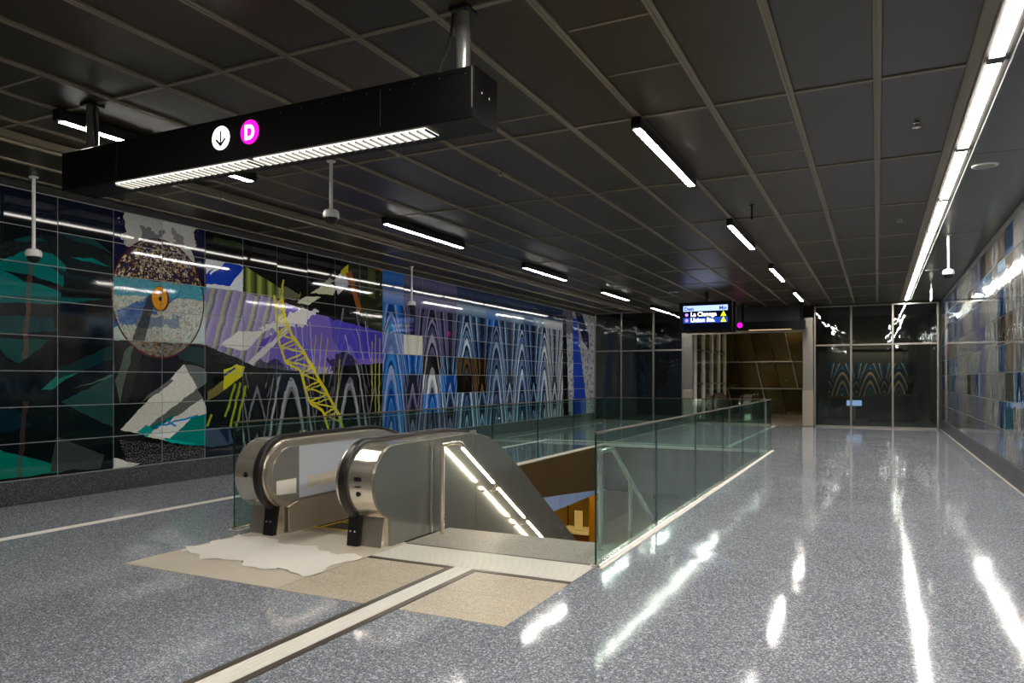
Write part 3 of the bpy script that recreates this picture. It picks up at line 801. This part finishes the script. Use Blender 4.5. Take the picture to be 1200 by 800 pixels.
# ------------------------------------------------------------------ stair well
BT = MB()
BT.box(WX0-.3, WX0+.01, WY0, WY1, -1.08, -.012)
wall_well = struct(BT.build('wall_well_left', 'brownwall'), 'bronze fascia under the floor edge on the left of the stair well', 'wall')
struct(MB().box(WX1, WX1+.3, 6.0, WY1, ZL, -.012).build('wall_well_right', 'brownwall'), 'bronze side wall under the right railing of the stairs', 'wall')
struct(MB().box(WX0, WX1, WY1-.01, WY1+.3, -1.08, -.012).build('wall_well_end', 'brownwall'), 'bronze fascia at the far end of the stair well', 'wall')
struct(MB().box(WX0-.04, WX0+.022, WY0, WY1, -.016, .006).build('trim_2', 'cream'), 'pale edge strip along the left of the stair well', 'trim')
struct(MB().box(WX0, WX1, WY1-.012, WY1+.04, -.05, .006).build('trim_3', 'cream'), 'pale edge strip at the far end of the stair well', 'trim')
# pale blue reflection in the bronze fascia, painted as coloured panels
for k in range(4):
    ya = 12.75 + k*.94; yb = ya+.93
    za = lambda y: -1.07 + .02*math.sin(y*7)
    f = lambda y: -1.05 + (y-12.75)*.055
    MB().prism([(ya, -1.075), (yb, -1.075), (yb, -.66-(yb-12)*.088), (ya, -.66-(ya-12)*.088)], 'x', WX0+.012, WX0+.024).build('reflection_panel', 'paleblue', wall_well)
# lower concourse
struct(MB().box(-11, 2, 7, 40, ZL-.3, ZL).build('floor_lower', 'granite_step'), 'floor of the lower level at the foot of the stairs', 'floor')
lw = struct(MB().box(-11.3, -11, 7, 40, ZL, -.45).build('wall_lower_left', 'ochre'), 'bronze wall of the lower level', 'wall')
for y in (22, 24.6, 27.2, 29.8): box('panel_joint', 'rust', lw, -11.0, -10.96, y, y+.06, ZL, -.45)
struct(MB().box(-11, 2, 39.7, 40, ZL, -.45).build('wall_lower_end', 'bronze2'), 'far olive wall of the lower level', 'wall')
pl = thing('lower_pillar', (-8.35, 23.05, ZL), 'yellow clad pillar on the lower level seen through the stair opening', 'pillar')
box('shaft', 'ochre_dark', pl, -8.5, -8.2, 22.9, 23.2, ZL+.1, -1.6, b=.02)
box('plinth', 'frame', pl, -8.54, -8.16, 22.86, 23.24, ZL, ZL+.1)
lk = thing('lower_kiosk', (-9.2, 23.8, ZL), 'ochre kiosk with pale top on the lower level seen through the stair opening', 'kiosk')
box('cabinet', 'rust', lk, -9.7, -8.7, 23.4, 24.2, ZL, -3.72, b=.02); box('counter_top', 'white', lk, -9.8, -8.6, 23.3, 24.3, -3.72, -3.64, b=.01)
box('notice_board', 'white', lk, -9.25, -8.95, 23.5, 23.53, -3.6, -2.95, b=.01)
M['warm'] = emit('lower_fill_glow', (255, 210, 120), 40)  # for unseen lamps added to brighten the lower level
for (x, y, lb) in ((-8, 18.5, 'nearest added warm fill lamp under the lower ceiling'), (-8.5, 21.2, 'second added warm fill lamp under the lower ceiling by the kiosk'), (-8, 27, 'third added warm fill lamp under the lower ceiling'), (-8, 33, 'farthest added warm fill lamp under the lower ceiling')):
    ll = thing('lower_fill_lamp', (x, y, -.46), lb, 'ceiling light')
    box('housing', 'black', ll, x-.9, x+.9, y-.1, y+.1, -.52, -.452); box('diffuser', 'warm', ll, x-.85, x+.85, y-.07, y+.07, -.53, -.519)  # parts of the added fill lamp

# stairs
RISE, TREAD, SY = .18, .277, 6.5
stairs = thing('staircase', (-3.0, 6.5, 0), 'granite stairs descending beside the escalator', 'stairs')
for k in range(27):
    z = -(k+1)*RISE; y = SY + k*TREAD
    box('step', 'granite_step', stairs, -3.94, WX1-.005, y+.001, y+TREAD+.02, z-.28, z, b=.008)
SL = RISE/TREAD
def zst(y): return -(y-SY)*SL
def stair_rail(x, label, led, s):
    t = thing('stair_handrail', (x, 6.22, 0), label, 'handrail')
    ztop = .875; y1 = 6.56; yE = 13.4
    MB().tube([(x, 6.22, 0.0), (x, 6.22, ztop-.02)], .022, 12).build('post', 'chrome', t, True)
    MB().tube([(x, 6.20, ztop), (x, 6.40, ztop+.005), (x, y1, ztop-.005), (x, y1+.05, ztop-.035), (x, yE, ztop-.035-(yE-y1-.05)*SL)], .022, 12).build('rail', 'chrome', t, True)
    if led:
        for a in (6.62, 7.42, 8.2, 8.98, 9.76):
            b = a+.68; zz = lambda y: ztop-.035-(y-y1-.05)*SL-.024
            MB().prism([(a, zz(a)), (b, zz(b)), (b, zz(b)-.012), (a, zz(a)-.012)], 'x', x-.015, x+.015).build('led_strip', 'led', t)
            yb = b+.05
            MB().tube([(x, yb, zz(yb)+.01), (x, yb, zz(yb)-.06), (x+s*.03, yb, zz(yb)-.08), (x+s*.085, yb, zz(yb)-.08)], .012, 8).build('bracket', 'chrome', t, True)
    else:
        for y in (7.1, 9.6, 12.0):
            zz = ztop-.035-(y-y1-.05)*SL
            MB().tube([(x, y, -(int((y-SY)/TREAD)+1)*RISE), (x, y, zz)], .02, 10).build('post', 'chrome', t, True)
stair_rail(-3.84, 'steel stair handrail lit from below by LED strips beside the escalator', True, -1)
stair_rail(-2.2, 'steel stair handrail behind the right glass railing', False, 1)

# ------------------------------------------------------------------ escalator
def make_escalator(dx, dy, label, dressed):
    t = thing('escalator', (-4.79+dx, 5.5+dy, 0), label, 'escalator')
    ZCN, R = .585, .345
    YC = 5.60
    topz = ZCN+R
    S2 = .66
    def deck(y):                                       # height of the balustrade top along Y
        if y < 6.9: return topz + .012*min(1, (y-YC)/1.0)
        k = y-6.9
        if k < 1.1: return topz + .012 - S2*k*k/2.2
        return topz + .012 - S2*.55 - S2*(k-1.1)
    YE = 14.3
    cy = [YC + (6.9-YC)*k/4 for k in range(5)] + [6.9+1.1*k/10 for k in range(1, 11)] + [8.0 + (YE-8.0)*k/6 for k in range(1, 7)]
    def front(r, a0=-90, a1=90, n=20):                # half circle round the front of the newel, bottom to top
        return [(YC - r*math.cos(math.radians(a0+(a1-a0)*k/n)), ZCN + r*math.sin(math.radians(a0+(a1-a0)*k/n))) for k in range(n+1)]
    for side in (1, -1):                              # 1: beside the stairs, -1: beside the mural wall
        def X(v): return (-4.79 + side*v) + dx
        def pr(mb, poly, a, b): mb.prism([(p[0]+dy, p[1]) for p in poly], 'x', min(X(a), X(b)), max(X(a), X(b))); return mb
        # drum: steel body with the rounded newel front
        fr = front(R)
        top = [(y, deck(y)) for y in cy[1:]]
        bot = [(YE, deck(YE)-1.5), (8.0, deck(8.0)-1.45), (6.9, -.35), (6.5, -.35), (6.5, .0), (5.5, 0.0), (5.5, ZCN-R+.02)]
        pr(MB(), fr + [(y, z) for y, z in top] + bot, .46, .82).build('newel_body', 'chrome', t, True)
        pr(MB(), front(R-.012) + [(y, z-.012) for y, z in top] + [(YE, deck(YE)-.4), (8, deck(8)-.4), (6.9, deck(6.9)-R*2+.03)], .415, .46).build('inner_edge', 'chrome', t, True)
        # side plates toward the stairs, one per joint
        if dressed or True:
            cuts = [5.27, 6.16, 6.24, 7.1, 8.0, 8.9, 9.9, 11.4, 14.2]
            for a, b in zip(cuts, cuts[1:]):
                def tp(y):
                    if y < YC: return ZCN + math.sqrt(max(0, .33**2-(y-YC)**2))
                    return deck(y) - .015
                def bt(y):
                    if y < 5.52: return ZCN - math.sqrt(max(0, .33**2-(y-YC)**2))
                    if y < 6.9: return .002 if y < 6.45 else -.33
                    return deck(y)-1.35
                yy_ = sorted(set([a+.003, b-.003] + [y for y in [YC-.33*math.cos(math.radians(q)) for q in range(2, 90, 8)] + [5.52, 5.521] + cy + [6.45, 6.451] if a+.003 < y < b-.003]))
                if b < 6.17: pass
                poly = [(y, tp(y)) for y in yy_] + [(y, bt(y)) for y in reversed(yy_)]
                pr(MB(), poly, .82, .838).build('side_plate', 'plate_steel', t)
            pr(MB(), [(6.19, .01), (6.21, .01), (6.21, .86), (6.19, .86)], .838, .846).build('joint_trim', 'chrome', t)
        for yb_ in (6.19, 7.09):
            pr(MB(), [(yb_-.02, deck(yb_)-.03), (yb_+.02, deck(yb_)-.03), (yb_+.02, deck(yb_)+.028), (yb_-.02, deck(yb_)+.028)], .78, .835).build('rail_stop', 'chrome', t)
        # inner panel with steel ring
        ring = front(R-.02) + [(6.9, topz-.02), (6.9, ZCN-R+.02)]
        ip = pr(MB(), front(.27) + [(7.0, ZCN+.275), (7.8, ZCN+.1), (7.8, ZCN-.30), (6.9, ZCN-.27)], .402, .416).build('inner_panel', 'inner', t)
        pr(MB(), [(5.55, .0), (6.9, 0.0), (7.8, -.3), (7.8, .28), (6.9, .31), (5.72, .31), (5.55, .26)], .40, .415).build('skirt_panel', 'skirt', t)
        pr(MB(), [(5.42, 0), (5.62, 0), (5.60, .3), (5.47, .3)], .44, .80).build('pedestal', 'chrome', t)
        ib = pr(MB(), [(5.375, 0), (5.44, 0), (5.48, .27), (5.41, .29)], .45, .575).build('handrail_inlet', 'black', t)
        for xx in (.485, .535): MB().tube([(X(xx), 5.383+dy, .135), (X(xx), 5.40+dy, .135)], .009, 8).build('bolt', 'chrome', ib)
        # handrail
        rr = R+.018
        path = [(5.47, .25)] + front(rr, -84, 90, 24) + [(y, deck(y)+.018) for y in cy[1:]]
        hp = MB(); vs = []
        prof = [(-.042, -.016), (-.044, .004), (-.034, .018), (0, .023), (.034, .018), (.044, .004), (.042, -.016)]
        n = len(prof); rings = []
        for i, (y, z) in enumerate(path):
            a, b = path[max(0, i-1)], path[min(len(path)-1, i+1)]
            ty, tz = b[0]-a[0], b[1]-a[1]; L = math.hypot(ty, tz); ny, nz = -tz/L, ty/L
            rings.append([(X(.512)+px, y+dy+ny*pz, z+nz*pz) for px, pz in prof])
        V = [p for r_ in rings for p in r_]
        F = [(i*n+k, i*n+(k+1) % n, (i+1)*n+(k+1) % n, (i+1)*n+k) for i in range(len(path)-1) for k in range(n)] + [tuple(range(n)), tuple(range((len(path)-1)*n, len(path)*n))[::-1]]
        hp.add(V, [f[::-1] for f in F]).build('handrail', 'rubber', t, True)
        # buttons on the rounded front
        def on_front(v, deg, w_, h_, mat, nm, rd=False):
            a = math.radians(deg); y = YC-(R+.002)*math.cos(a); z = ZCN+(R+.002)*math.sin(a)
            q = MB()
            if rd: q.tube([(X(v), y+dy+.01, z), (X(v), y+dy-.006, z)], w_, 14)
            else: q.box(X(v)-w_/2, X(v)+w_/2, y+dy-.004, y+dy+.012, z-h_/2, z+h_/2)
            q.build(nm, mat, t)
        if side > 0:
            on_front(.67, 8, .08, .035, 'black', 'display'); on_front(.67, -3, .06, .012, 'black', 'key_slot'); on_front(.67, -14, .022, 0, 'black', 'stop_button', True)
        else: on_front(.67, 2, .026, 0, 'black', 'stop_button', True)
        if dressed and side < 0:
            pr(MB(), [(5.38, .40), (5.65, .385), (5.65, .535), (5.38, .535)], .399, .402).build('sticker', 'paper', ip)
            pr(MB(), [(5.69, .335), (6.95, .335), (6.95, .85), (5.69, .85)], .397, .402).build('protective_film', 'film', ip)
            pr(MB(), [(5.82, .42), (6.45, .43), (6.45, .56), (5.82, .53)], .395, .398).build('sticker', 'ply', ip)
    # landing, comb and steps
    X = lambda v: -4.79+v+dx
    if dressed:
        box('landing_plate', 'ply', t, -5.565, -3.915, 4.045, 5.72, -.03, .003)
    box('comb_plate', 'skirt', t, X(-.40), X(.40), 5.4+dy if not dressed else 5.72, 5.92+dy, -.03, .004)
    box('comb_line', 'yellow', t, X(-.40), X(.40), 5.885+dy, 5.92+dy, .004, .007)
    zz, y = -.01, 5.925
    for k in range(26):
        st = MB().box(X(-.39), X(.39), y+dy, y+.395+dy, zz-.03, zz); st.box(X(-.39), X(.39), y+.38+dy, y+.395+dy, zz-.22, zz-.03)
        s_ = st.build('step', 'black', t)
        box('demarcation_line', 'yellow', s_, X(-.39), X(.39), y+.345+dy, y+.385+dy, zz, zz+.003)
        for e in (-.385, .345): box('demarcation_line', 'yellow', s_, X(e), X(e)+.04, y+.005+dy, y+.34+dy, zz, zz+.003)
        y += .40; zz -= (0 if k < 1 else (.08 if k == 1 else (.17 if k == 2 else .255)))
        if y > 13.6: break
    return t
make_escalator(0, 0, 'near steel escalator with black handrails descending beside the stairs', True)
# crumpled paper on the landing
pp = MB(); nx, ny = 26, 14
edge = lambda t_, s: .05*math.sin(t_*17+s)+.03*math.sin(t_*41+s*2)
for i in range(nx+1):
    for j in range(ny+1):
        a, b = i/nx, j/ny
        x = -5.54 + a*1.60 + (edge(b, 1)*(1-a) if i == 0 else 0) + (.04*math.sin(b*9) if i == nx else 0)
        y = 4.40 + .12*(1-a) + b*(.78-.12*a) + (edge(a, 0) if j == 0 else 0) + (edge(a, 4) if j == ny else 0)
        pp.v.append((x, y, .006 + .006*abs(math.sin(a*23+b*9))*abs(math.sin(b*17+a*5))))
for i in range(nx):
    for j in range(ny):
        k = i*(ny+1)+j; pp.f.append((k, k+ny+1, k+ny+2, k+1))
po = pp.build('protective_paper', 'paper', None, True)
tag(po, 'white crumpled protective paper lying on the escalator landing', 'paper')

# ------------------------------------------------------------------ glass railings
def railing(p, q, n, label, shoe='chrome'):
    (x0, y0), (x1, y1) = p, q
    t = thing('glass_railing', ((x0+x1)/2, (y0+y1)/2, 0), label, 'railing')
    along = 'y' if abs(y1-y0) > abs(x1-x0) else 'x'
    H = 1.075
    def bb(a, b, z0, z1, w_):
        if along == 'y': return (x0-w_, x0+w_, y0+(y1-y0)*a, y0+(y1-y0)*b, z0, z1)
        return (x0+(x1-x0)*a, x0+(x1-x0)*b, y0-w_, y0+w_, z0, z1)
    L = max(abs(x1-x0), abs(y1-y0)); g = .006/L
    for k in range(n):
        a, b = k/n+g, (k+1)/n-g
        o = box('glass_pane', 'glass', t, *bb(a, b, .02, H, .007))
        for e0, e1 in ((a, a+(.004 if k == 0 else .002)/L), (b-.002/L, b)):
            box('glass_edge', 'glass_edge', o, *bb(e0, e1, .021, H-.001, .0075))
    box('cap_rail', 'trimdark', t, *bb(0, 1, H, H+.018, .013), b=.004)
    box('base_shoe', shoe, t, *bb(0, 1, 0.0, .03, .035), b=.004)
    box('base_shoe', 'cream', t, *bb(0, 1, 0.0, .008, .065))
    return t
railing((-2.03, 5.62), (-2.03, 16.55), 6, 'long green glass railing on the right of the stairs')
railing((-5.80, 5.42), (-5.80, 16.55), 6, 'long green glass railing between the escalator and the mural wall')
railing((-5.72, 16.58), (-2.11, 16.58), 2, 'glass railing across the far end of the stair well')

# ------------------------------------------------------------------ cameras, sprinklers, speakers
def dome(x, y, zb, label):
    t = thing('dome_camera', (x, y, ZC), label, 'security camera', 'white pole mounted dome cameras')
    MB().lathe((x, y, 0), [(.05, ZC), (.05, ZC-.015), (.02, ZC-.02), (.02, zb+.16)], 14).build('pole', 'white', t, True)
    MB().lathe((x, y, zb), [(.025, .17), (.075, .15), (.088, .12), (.088, .075), (.075, .07)], 24).build('mount', 'white', t, True)
    MB().lathe((x, y, zb), [(.074, .072), (.072, .05), (.06, .022), (.035, .006), (.01, 0)], 24).build('dome', 'black', t, True)
    return t
dome(-8.98, 5.35, 2.90, 'white dome camera on a pole in front of the teal mural at far left')
dome(-5.38, 6.40, 3.22, 'white dome camera on a pole just right of the black sign')
dome(-8.9, 13.18, 3.02, 'white dome camera on a pole in front of the blue mural tiles')
dome(1.06, 14.2, 3.18, 'white dome camera on a pole by the right mural wall')
def sprinkler(x, y, label):
    t = thing('sprinkler', (x, y, ZC), label, 'sprinkler', 'ceiling sprinklers')
    MB().lathe((x, y, ZC), [(.03, 0), (.03, -.006), (.012, -.01), (.012, -.04)], 12).build('stem', 'chrome', t, True)
    MB().lathe((x, y, ZC), [(.035, -.044), (.035, -.048)], 12).build('deflector', 'chrome', t, True)
sprinkler(.33, 7.88, 'small steel sprinkler left of the light line near the top right')
sprinkler(.30, 12.5, 'small steel sprinkler farther back beside the light line')
sprinkler(-3.9, 7.6, 'small steel sprinkler right of the black sign end')
sprinkler(-7.7, 7.0, 'small steel sprinkler above the mosaic disc')
t = thing('ceiling_sensor', (-1.55, 10.6, ZC), 'thin dark rod hanging from the ceiling between two light bars', 'sensor')
MB().lathe((-1.55, 10.6, 0), [(.03, ZC), (.03, ZC-.01), (.012, ZC-.015), (.012, ZC-.16)], 10).build('rod', 'black', t, True)
MB().lathe((-1.55, 10.6, 0), [(.016, ZC-.16), (.016, ZC-.2)], 10).build('tip', 'black', t, True)
def speaker(x, y, label):
    t = thing('ceiling_speaker', (x, y, ZC), label, 'speaker', 'round ceiling speakers')
    MB().lathe((x, y, ZC-.01), [(.13, 0), (.13, -.012), (.11, -.016)], 28).build('rim', 'white', t, True)
    MB().lathe((x, y, ZC-.01), [(.108, -.0155), (.1, -.02), (.03, -.022)], 28).build('grille', 'frame', t, True)
speaker(1.08, 9.75, 'round white ceiling speaker beside the light line')
speaker(1.08, 18.6, 'round white ceiling speaker farther along the right soffit')
speaker(-5.03, 20.2, 'round ceiling speaker left of the departure screen')
t = thing('blade_sign', (1.2, 21.0, ZC), 'small pale blade sign hanging near the far right wall', 'sign')
MB().tube([(1.2, 21.0, ZC), (1.2, 21.0, 3.75)], .01, 8).build('hanger', 'frame', t)
box('panel', 'white', t, 1.19, 1.21, 20.7, 21.3, 3.45, 3.75, b=.004)

M['warm_dim'] = emit('lobby_diffuser', (255, 226, 176), 14)
M['picture'] = emit('room_fill_glow', (255, 236, 200), 14)  # for the added lamp that brightens the small mural
# ------------------------------------------------------------------ departure screen
YD = 20.5
def on_y(u, v, y):
    r = ray(u, v); k = y/r[1]; return (r[0]*k, CAMH+r[2]*k)
ax, az = on_y(796, 390, YD); bx, bz = on_y(858, 352, YD)
ds = thing('departure_screen', ((ax+bx)/2, YD+.15, bz), 'black departure screen with blue text rows hanging from the ceiling', 'screen')
box('casing', 'signblack', ds, ax, bx, YD, YD+.16, az, bz, b=.01)
box('rear_screen', 'signblack', ds, ax+.1, bx+.05, YD+.24, YD+.40, az, bz, b=.01)
box('mount', 'black', ds, (ax+bx)/2-.05, (ax+bx)/2+.12, YD+.14, YD+.26, az+.2, bz+.02)
MB().tube([((ax+bx)/2, YD+.2, bz), ((ax+bx)/2, YD+.2, ZC)], .05, 12).build('pole', 'black', ds, True)
W_, H_ = bx-ax, bz-az
E_ = lambda n, c, s: M.setdefault(n, emit(n, c, s))
E_('screen_header', (150, 172, 240), 1.0); E_('screen_dark', (6, 8, 18), .5); E_('screen_row', (26, 58, 140), .9); E_('screen_white', (245, 245, 255), 1.6); E_('screen_yellow', (214, 226, 20), 1.2); E_('screen_purple', (150, 110, 230), 1.2); E_('screen_ink', (40, 50, 110), .7)
def sr(u0, u1, v0, v1, mat, nm, lay, par):
    return box(nm, mat, par, ax+W_*u0, ax+W_*u1, YD-.003-.002*lay, YD-.001-.002*lay, az+H_*v0, az+H_*v1)
scr = sr(.08, .92, .10, .90, 'screen_dark', 'display', 0, ds)
sr(.08, .92, .70, .88, 'screen_header', 'header_bar', 1, scr); sr(.08, .92, .31, .49, 'screen_row', 'text_row', 1, scr)
def st(txt, u, v, size, mat, bold=.004):
    text_mb(txt, size*H_, lambda x, y: (ax+W_*u+x, YD-.0075, az+H_*v+y), bold).build('lettering', mat, scr)
st('Dest', .10, .73, .16, 'screen_ink'); st('Min', .76, .73, .16, 'screen_ink')
st('La Cienega', .22, .535, .19, 'screen_white', .004); st('Union Sta.', .22, .345, .19, 'screen_white', .004)
for v in (.585, .40):
    c = (ax+W_*.145, az+H_*v)
    MB().prism([(c[0]+.045*math.cos(k*math.pi/10), c[1]+.045*math.sin(k*math.pi/10)) for k in range(20)], 'y', YD-.0075, YD-.005).build('line_dot', 'screen_purple', scr)
    c = (ax+W_*.84, az+H_*(v-.07))
    tr = MB().prism([(c[0]-.075, c[1]), (c[0]+.075, c[1]), (c[0], c[1]+.14)], 'y', YD-.0075, YD-.005).build('warning_triangle', 'screen_yellow', scr)
    mk = MB().prism([(c[0]-.008, c[1]+.045), (c[0]+.008, c[1]+.045), (c[0]+.01, c[1]+.10), (c[0]-.01, c[1]+.10)], 'y', YD-.0095, YD-.008)
    mk.prism([(c[0]-.008, c[1]+.018), (c[0]+.008, c[1]+.018), (c[0]+.008, c[1]+.034), (c[0]-.008, c[1]+.034)], 'y', YD-.0095, YD-.008)
    mk.build('exclamation_mark', 'screen_ink', scr) if False else mk.build('exclamation_mark', 'inkblack', scr)

# ------------------------------------------------------------------ far sign over the lobby opening
YS = 24.3
fx0, fz0 = on_y(858, 387, YS); fx1, fz1 = on_y(943, 375, YS)
fs = thing('overhead_sign', ((fx0+fx1)/2, YS+.15, fz1), 'distant black hanging sign with one pink disc over the lobby opening', 'sign')
box('sign_body', 'signblack', fs, fx0, fx1, YS, YS+.3, fz0, fz1, b=.006)
for x in (fx0+.3, fx1-.1): MB().tube([(x, YS+.15, fz1), (x, YS+.15, ZC)], .05, 12).build('post', 'signblack', fs, True)
M['fardim'] = emit('far_sign_lens', (255, 222, 170), .5)
box('light_lens', 'fardim', fs, fx0+.5, fx1-.4, YS+.05, YS+.2, fz0-.008, fz0+.002)
cx_, cz_ = on_y(867, 381, YS)
MB().prism([(cx_+.085*math.cos(k*math.pi/12), cz_+.085*math.sin(k*math.pi/12)) for k in range(24)], 'y', YS-.005, YS+.002).build('line_disc', 'sgpink', fs)

# ------------------------------------------------------------------ glazed partitions at the far end
def partition(name, xs_, y, zt, ztop, label, cat='window'):
    root = struct(MB().box(xs_[0], xs_[-1], y-.05, y+.05, 0.0, .05).build(name, 'frame'), label, cat)
    for x in xs_: box('mullion', 'frame', root, x-.028, x+.028, y-.05, y+.06, .05, ztop, b=.006)
    for a, b in zip(xs_, xs_[1:]):
        box('transom', 'frame', root, a+.028, b-.028, y-.04, y+.05, zt-.025, zt+.025, b=.005)
        box('head_rail', 'frame', root, a+.028, b-.028, y-.04, y+.05, ztop-.04, ztop)
        for z0, z1 in ((.05, zt-.025), (zt+.025, ztop-.04)):
            box('pane', 'glass_dark', root, a+.028, b-.028, y-.006, y+.006, z0, z1)
    return root
YP = YF+.02
partition('window_1', [-9.28, -8.28, -7.10, -6.06], YP, 2.53, ZC, 'dark glazed partition left of the lobby opening')
partition('window_2', [-1.80, -.74, .43, 1.64], YP, 2.60, 3.85, 'dark glazed partition at the end of the walkway on the right')
# posts and header of the opening
for a, b, lb in ((-6.02, -5.70, 'pale steel post left of the lobby opening'), (-2.16, -1.84, 'pale steel post right of the lobby opening')):
    pt = thing('steel_post', ((a+b)/2, YP, 0), lb, 'post')
    box('shaft', 'frame', pt, a, b, YP-.12, YP+.12, 0, 3.5, b=.01); box('guard_plate', 'skirt', pt, a-.005, b+.005, YP-.13, YP+.13, 0.02, 1.15, b=.005)
struct(box('wall_header', 'soffit', None, -5.70, -2.16, YP-.1, YP+.1, 3.12, ZC), 'dark header above the lobby opening', 'wall')
struct(box('trim_4', 'skirt', None, -5.70, -2.16, YP-.14, YP-.1, 3.04, 3.12), 'pale metal edge under the lobby header', 'trim')
# lobby beyond
struct(MB().box(-9.3, XR, YF, YF+8, -.45, -.002).build('floor_lobby', 'granite_step'), 'pale lobby floor beyond the opening', 'floor')
lb = struct(MB().box(-6.2, -1.7, 33.3, 33.6, -.4, ZC).build('wall_lobby', 'void'), 'bronze panelled lobby wall with steel ledges', 'wall')
tiers = [(.03, 1.10), (1.16, 2.22), (2.28, 3.9)]
for r, (z0, z1) in enumerate(tiers):
    for k in range(8):
        xa = -7.0 + k*.72; sh = .22*(z1-z0); off = -.22*z0
        p4 = [(xa+off, z0), (xa+.70+off, z0), (xa+.70+off-sh, z1), (xa+off-sh, z1)]
        m = MB().prism(p4, 'y', 33.12, 33.2)
        for i, v in enumerate(m.v): m.v[i] = (v[0], v[1]-(.12 if (k+r) % 2 else .02)*(v[2]-z0), v[2])
        m.build('bronze_panel', 'bronze' if (k*3+r) % 3 else 'bronze2', lb)
        MB().prism([(xa-.05+off, z0), (xa-.01+off, z0), (xa-.01+off-sh, z1), (xa-.05+off-sh, z1)], 'y', 32.93, 33.0).build('rib', 'rust' if k % 2 else 'skirt', lb) if (k+r) % 3 else None
for z in (.0, 1.12, 2.25): box('ledge', 'chrome', lb, -6.2, -1.7, 32.7, 33.3, z-.03, z+.03, b=.01)
# glazed lift enclosure along the left of the lobby
lg = struct(box('window_3', 'frame', None, -5.75, -5.65, YP+.15, 31.6, 0.0, .06), 'glazed enclosure with pale steel posts left of the lobby', 'window')
lys = [YP+.25, 27.3, 28.8, 30.2, 31.5]
for y in lys: box('mullion', 'white', lg, -5.76, -5.64, y-.07, y+.07, .06, 3.9, b=.01)
for a, b in zip(lys, lys[1:]):
    for z in (1.35, 2.55): box('transom', 'frame', lg, -5.73, -5.67, a+.07, b-.07, z-.03, z+.03)
    for z0, z1 in ((.06, 1.32), (1.38, 2.52), (2.58, 3.9)): box('pane', 'glass_dark', lg, -5.706, -5.694, a+.07, b-.07, z0, z1)
make_escalator(-.1, 22.3, 'distant escalator with shiny newels in the lobby', False)
t = thing('lobby_lamp', (-3.6, 29.5, ZC), 'warm lobby ceiling lamp beyond the far sign', 'ceiling light')
box('housing', 'black', t, -4.4, -2.8, 29.4, 29.6, ZC-.1, ZC, b=.006); box('diffuser', 'warm_dim', t, -4.35, -2.85, 29.43, 29.57, ZC-.11, ZC-.099)
# room behind the right partition
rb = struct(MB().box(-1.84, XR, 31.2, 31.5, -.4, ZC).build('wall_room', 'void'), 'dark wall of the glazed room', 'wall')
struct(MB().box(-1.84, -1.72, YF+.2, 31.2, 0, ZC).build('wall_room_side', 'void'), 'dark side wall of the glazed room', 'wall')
AMB = Art('room_mural_paint', 0, 1)
sp = AMB.n('ShaderNodeSeparateXYZ'); AMB.put(sp.inputs[0], AMB.pos())
qq = AMB.n('ShaderNodeCombineXYZ'); AMB.put(qq.inputs[0], sp.outputs[0]); AMB.put(qq.inputs[1], sp.outputs[2]); qq.inputs[2].default_value = 1
AMB.Q = qq.outputs[0]; AMB.Z = sp.outputs[2]
AMB.arches([(30, 84, 128), (214, 190, 150), (14, 36, 62), (60, 130, 170), (226, 214, 190)], -1.2, .48, 2.5, 2.35, .84, True)
M['roommural'] = AMB.done()
rm = thing('mural_panel', (-.4, 31.18, .85), 'small mural panel of cream and blue arches behind the right glass partition', 'mural')
for k in range(4): box('tile', 'roommural', rm, -1.70+.68*k+.004, -1.70+.68*(k+1)-.004, 31.14, 31.2, .86, 2.12)
box('lower_rail', 'rust', rm, -1.70, 1.02, 31.12, 31.2, .80, .855)
cn = thing('counter', (.35, 29.5, 0), 'dark service counter behind the right glass partition', 'counter')
box('body', 'black', cn, -.28, 1.2, 29.3, 30.0, 0, .92, b=.01); box('counter_top', 'plate_steel', cn, -.34, 1.26, 29.2, 30.1, .92, .98, b=.01)
mo = thing('monitor', (-.75, 29.6, .0), 'pale blue lit screen on a stand left of the counter', 'screen')
E_('monitor_glow', (150, 176, 230), .8)
box('screen', 'monitor_glow', mo, -1.0, -.5, 29.55, 29.6, .55, .75); box('stand', 'frame', mo, -.8, -.7, 29.57, 29.62, 0, .55); box('casing', 'black', mo, -1.02, -.48, 29.6, 29.63, .53, .77)
t = thing('room_fill_lamp', (-.3, 30.6, 2.7), 'added linear fill lamp brightening the small mural behind the glass', 'ceiling light')  # added lamp that brightens the arch panel, kept out of view by its housing
box('housing', 'black', t, -1.6, 1.0, 30.58, 30.64, 2.52, 2.64, b=.005); box('diffuser', 'picture', t, -1.55, .95, 30.641, 30.65, 2.54, 2.62)  # parts of the added fill lamp
for x in (-1.2, .6): MB().tube([(x, 30.61, 2.64), (x, 30.61, ZC)], .01, 8).build('hanger', 'black', t)
# dim back room behind the left partition
struct(MB().box(-9.3, -6.1, 31.0, 31.3, -.4, ZC).build('wall_back_room', 'void'), 'dark wall behind the left glazed partition', 'wall')
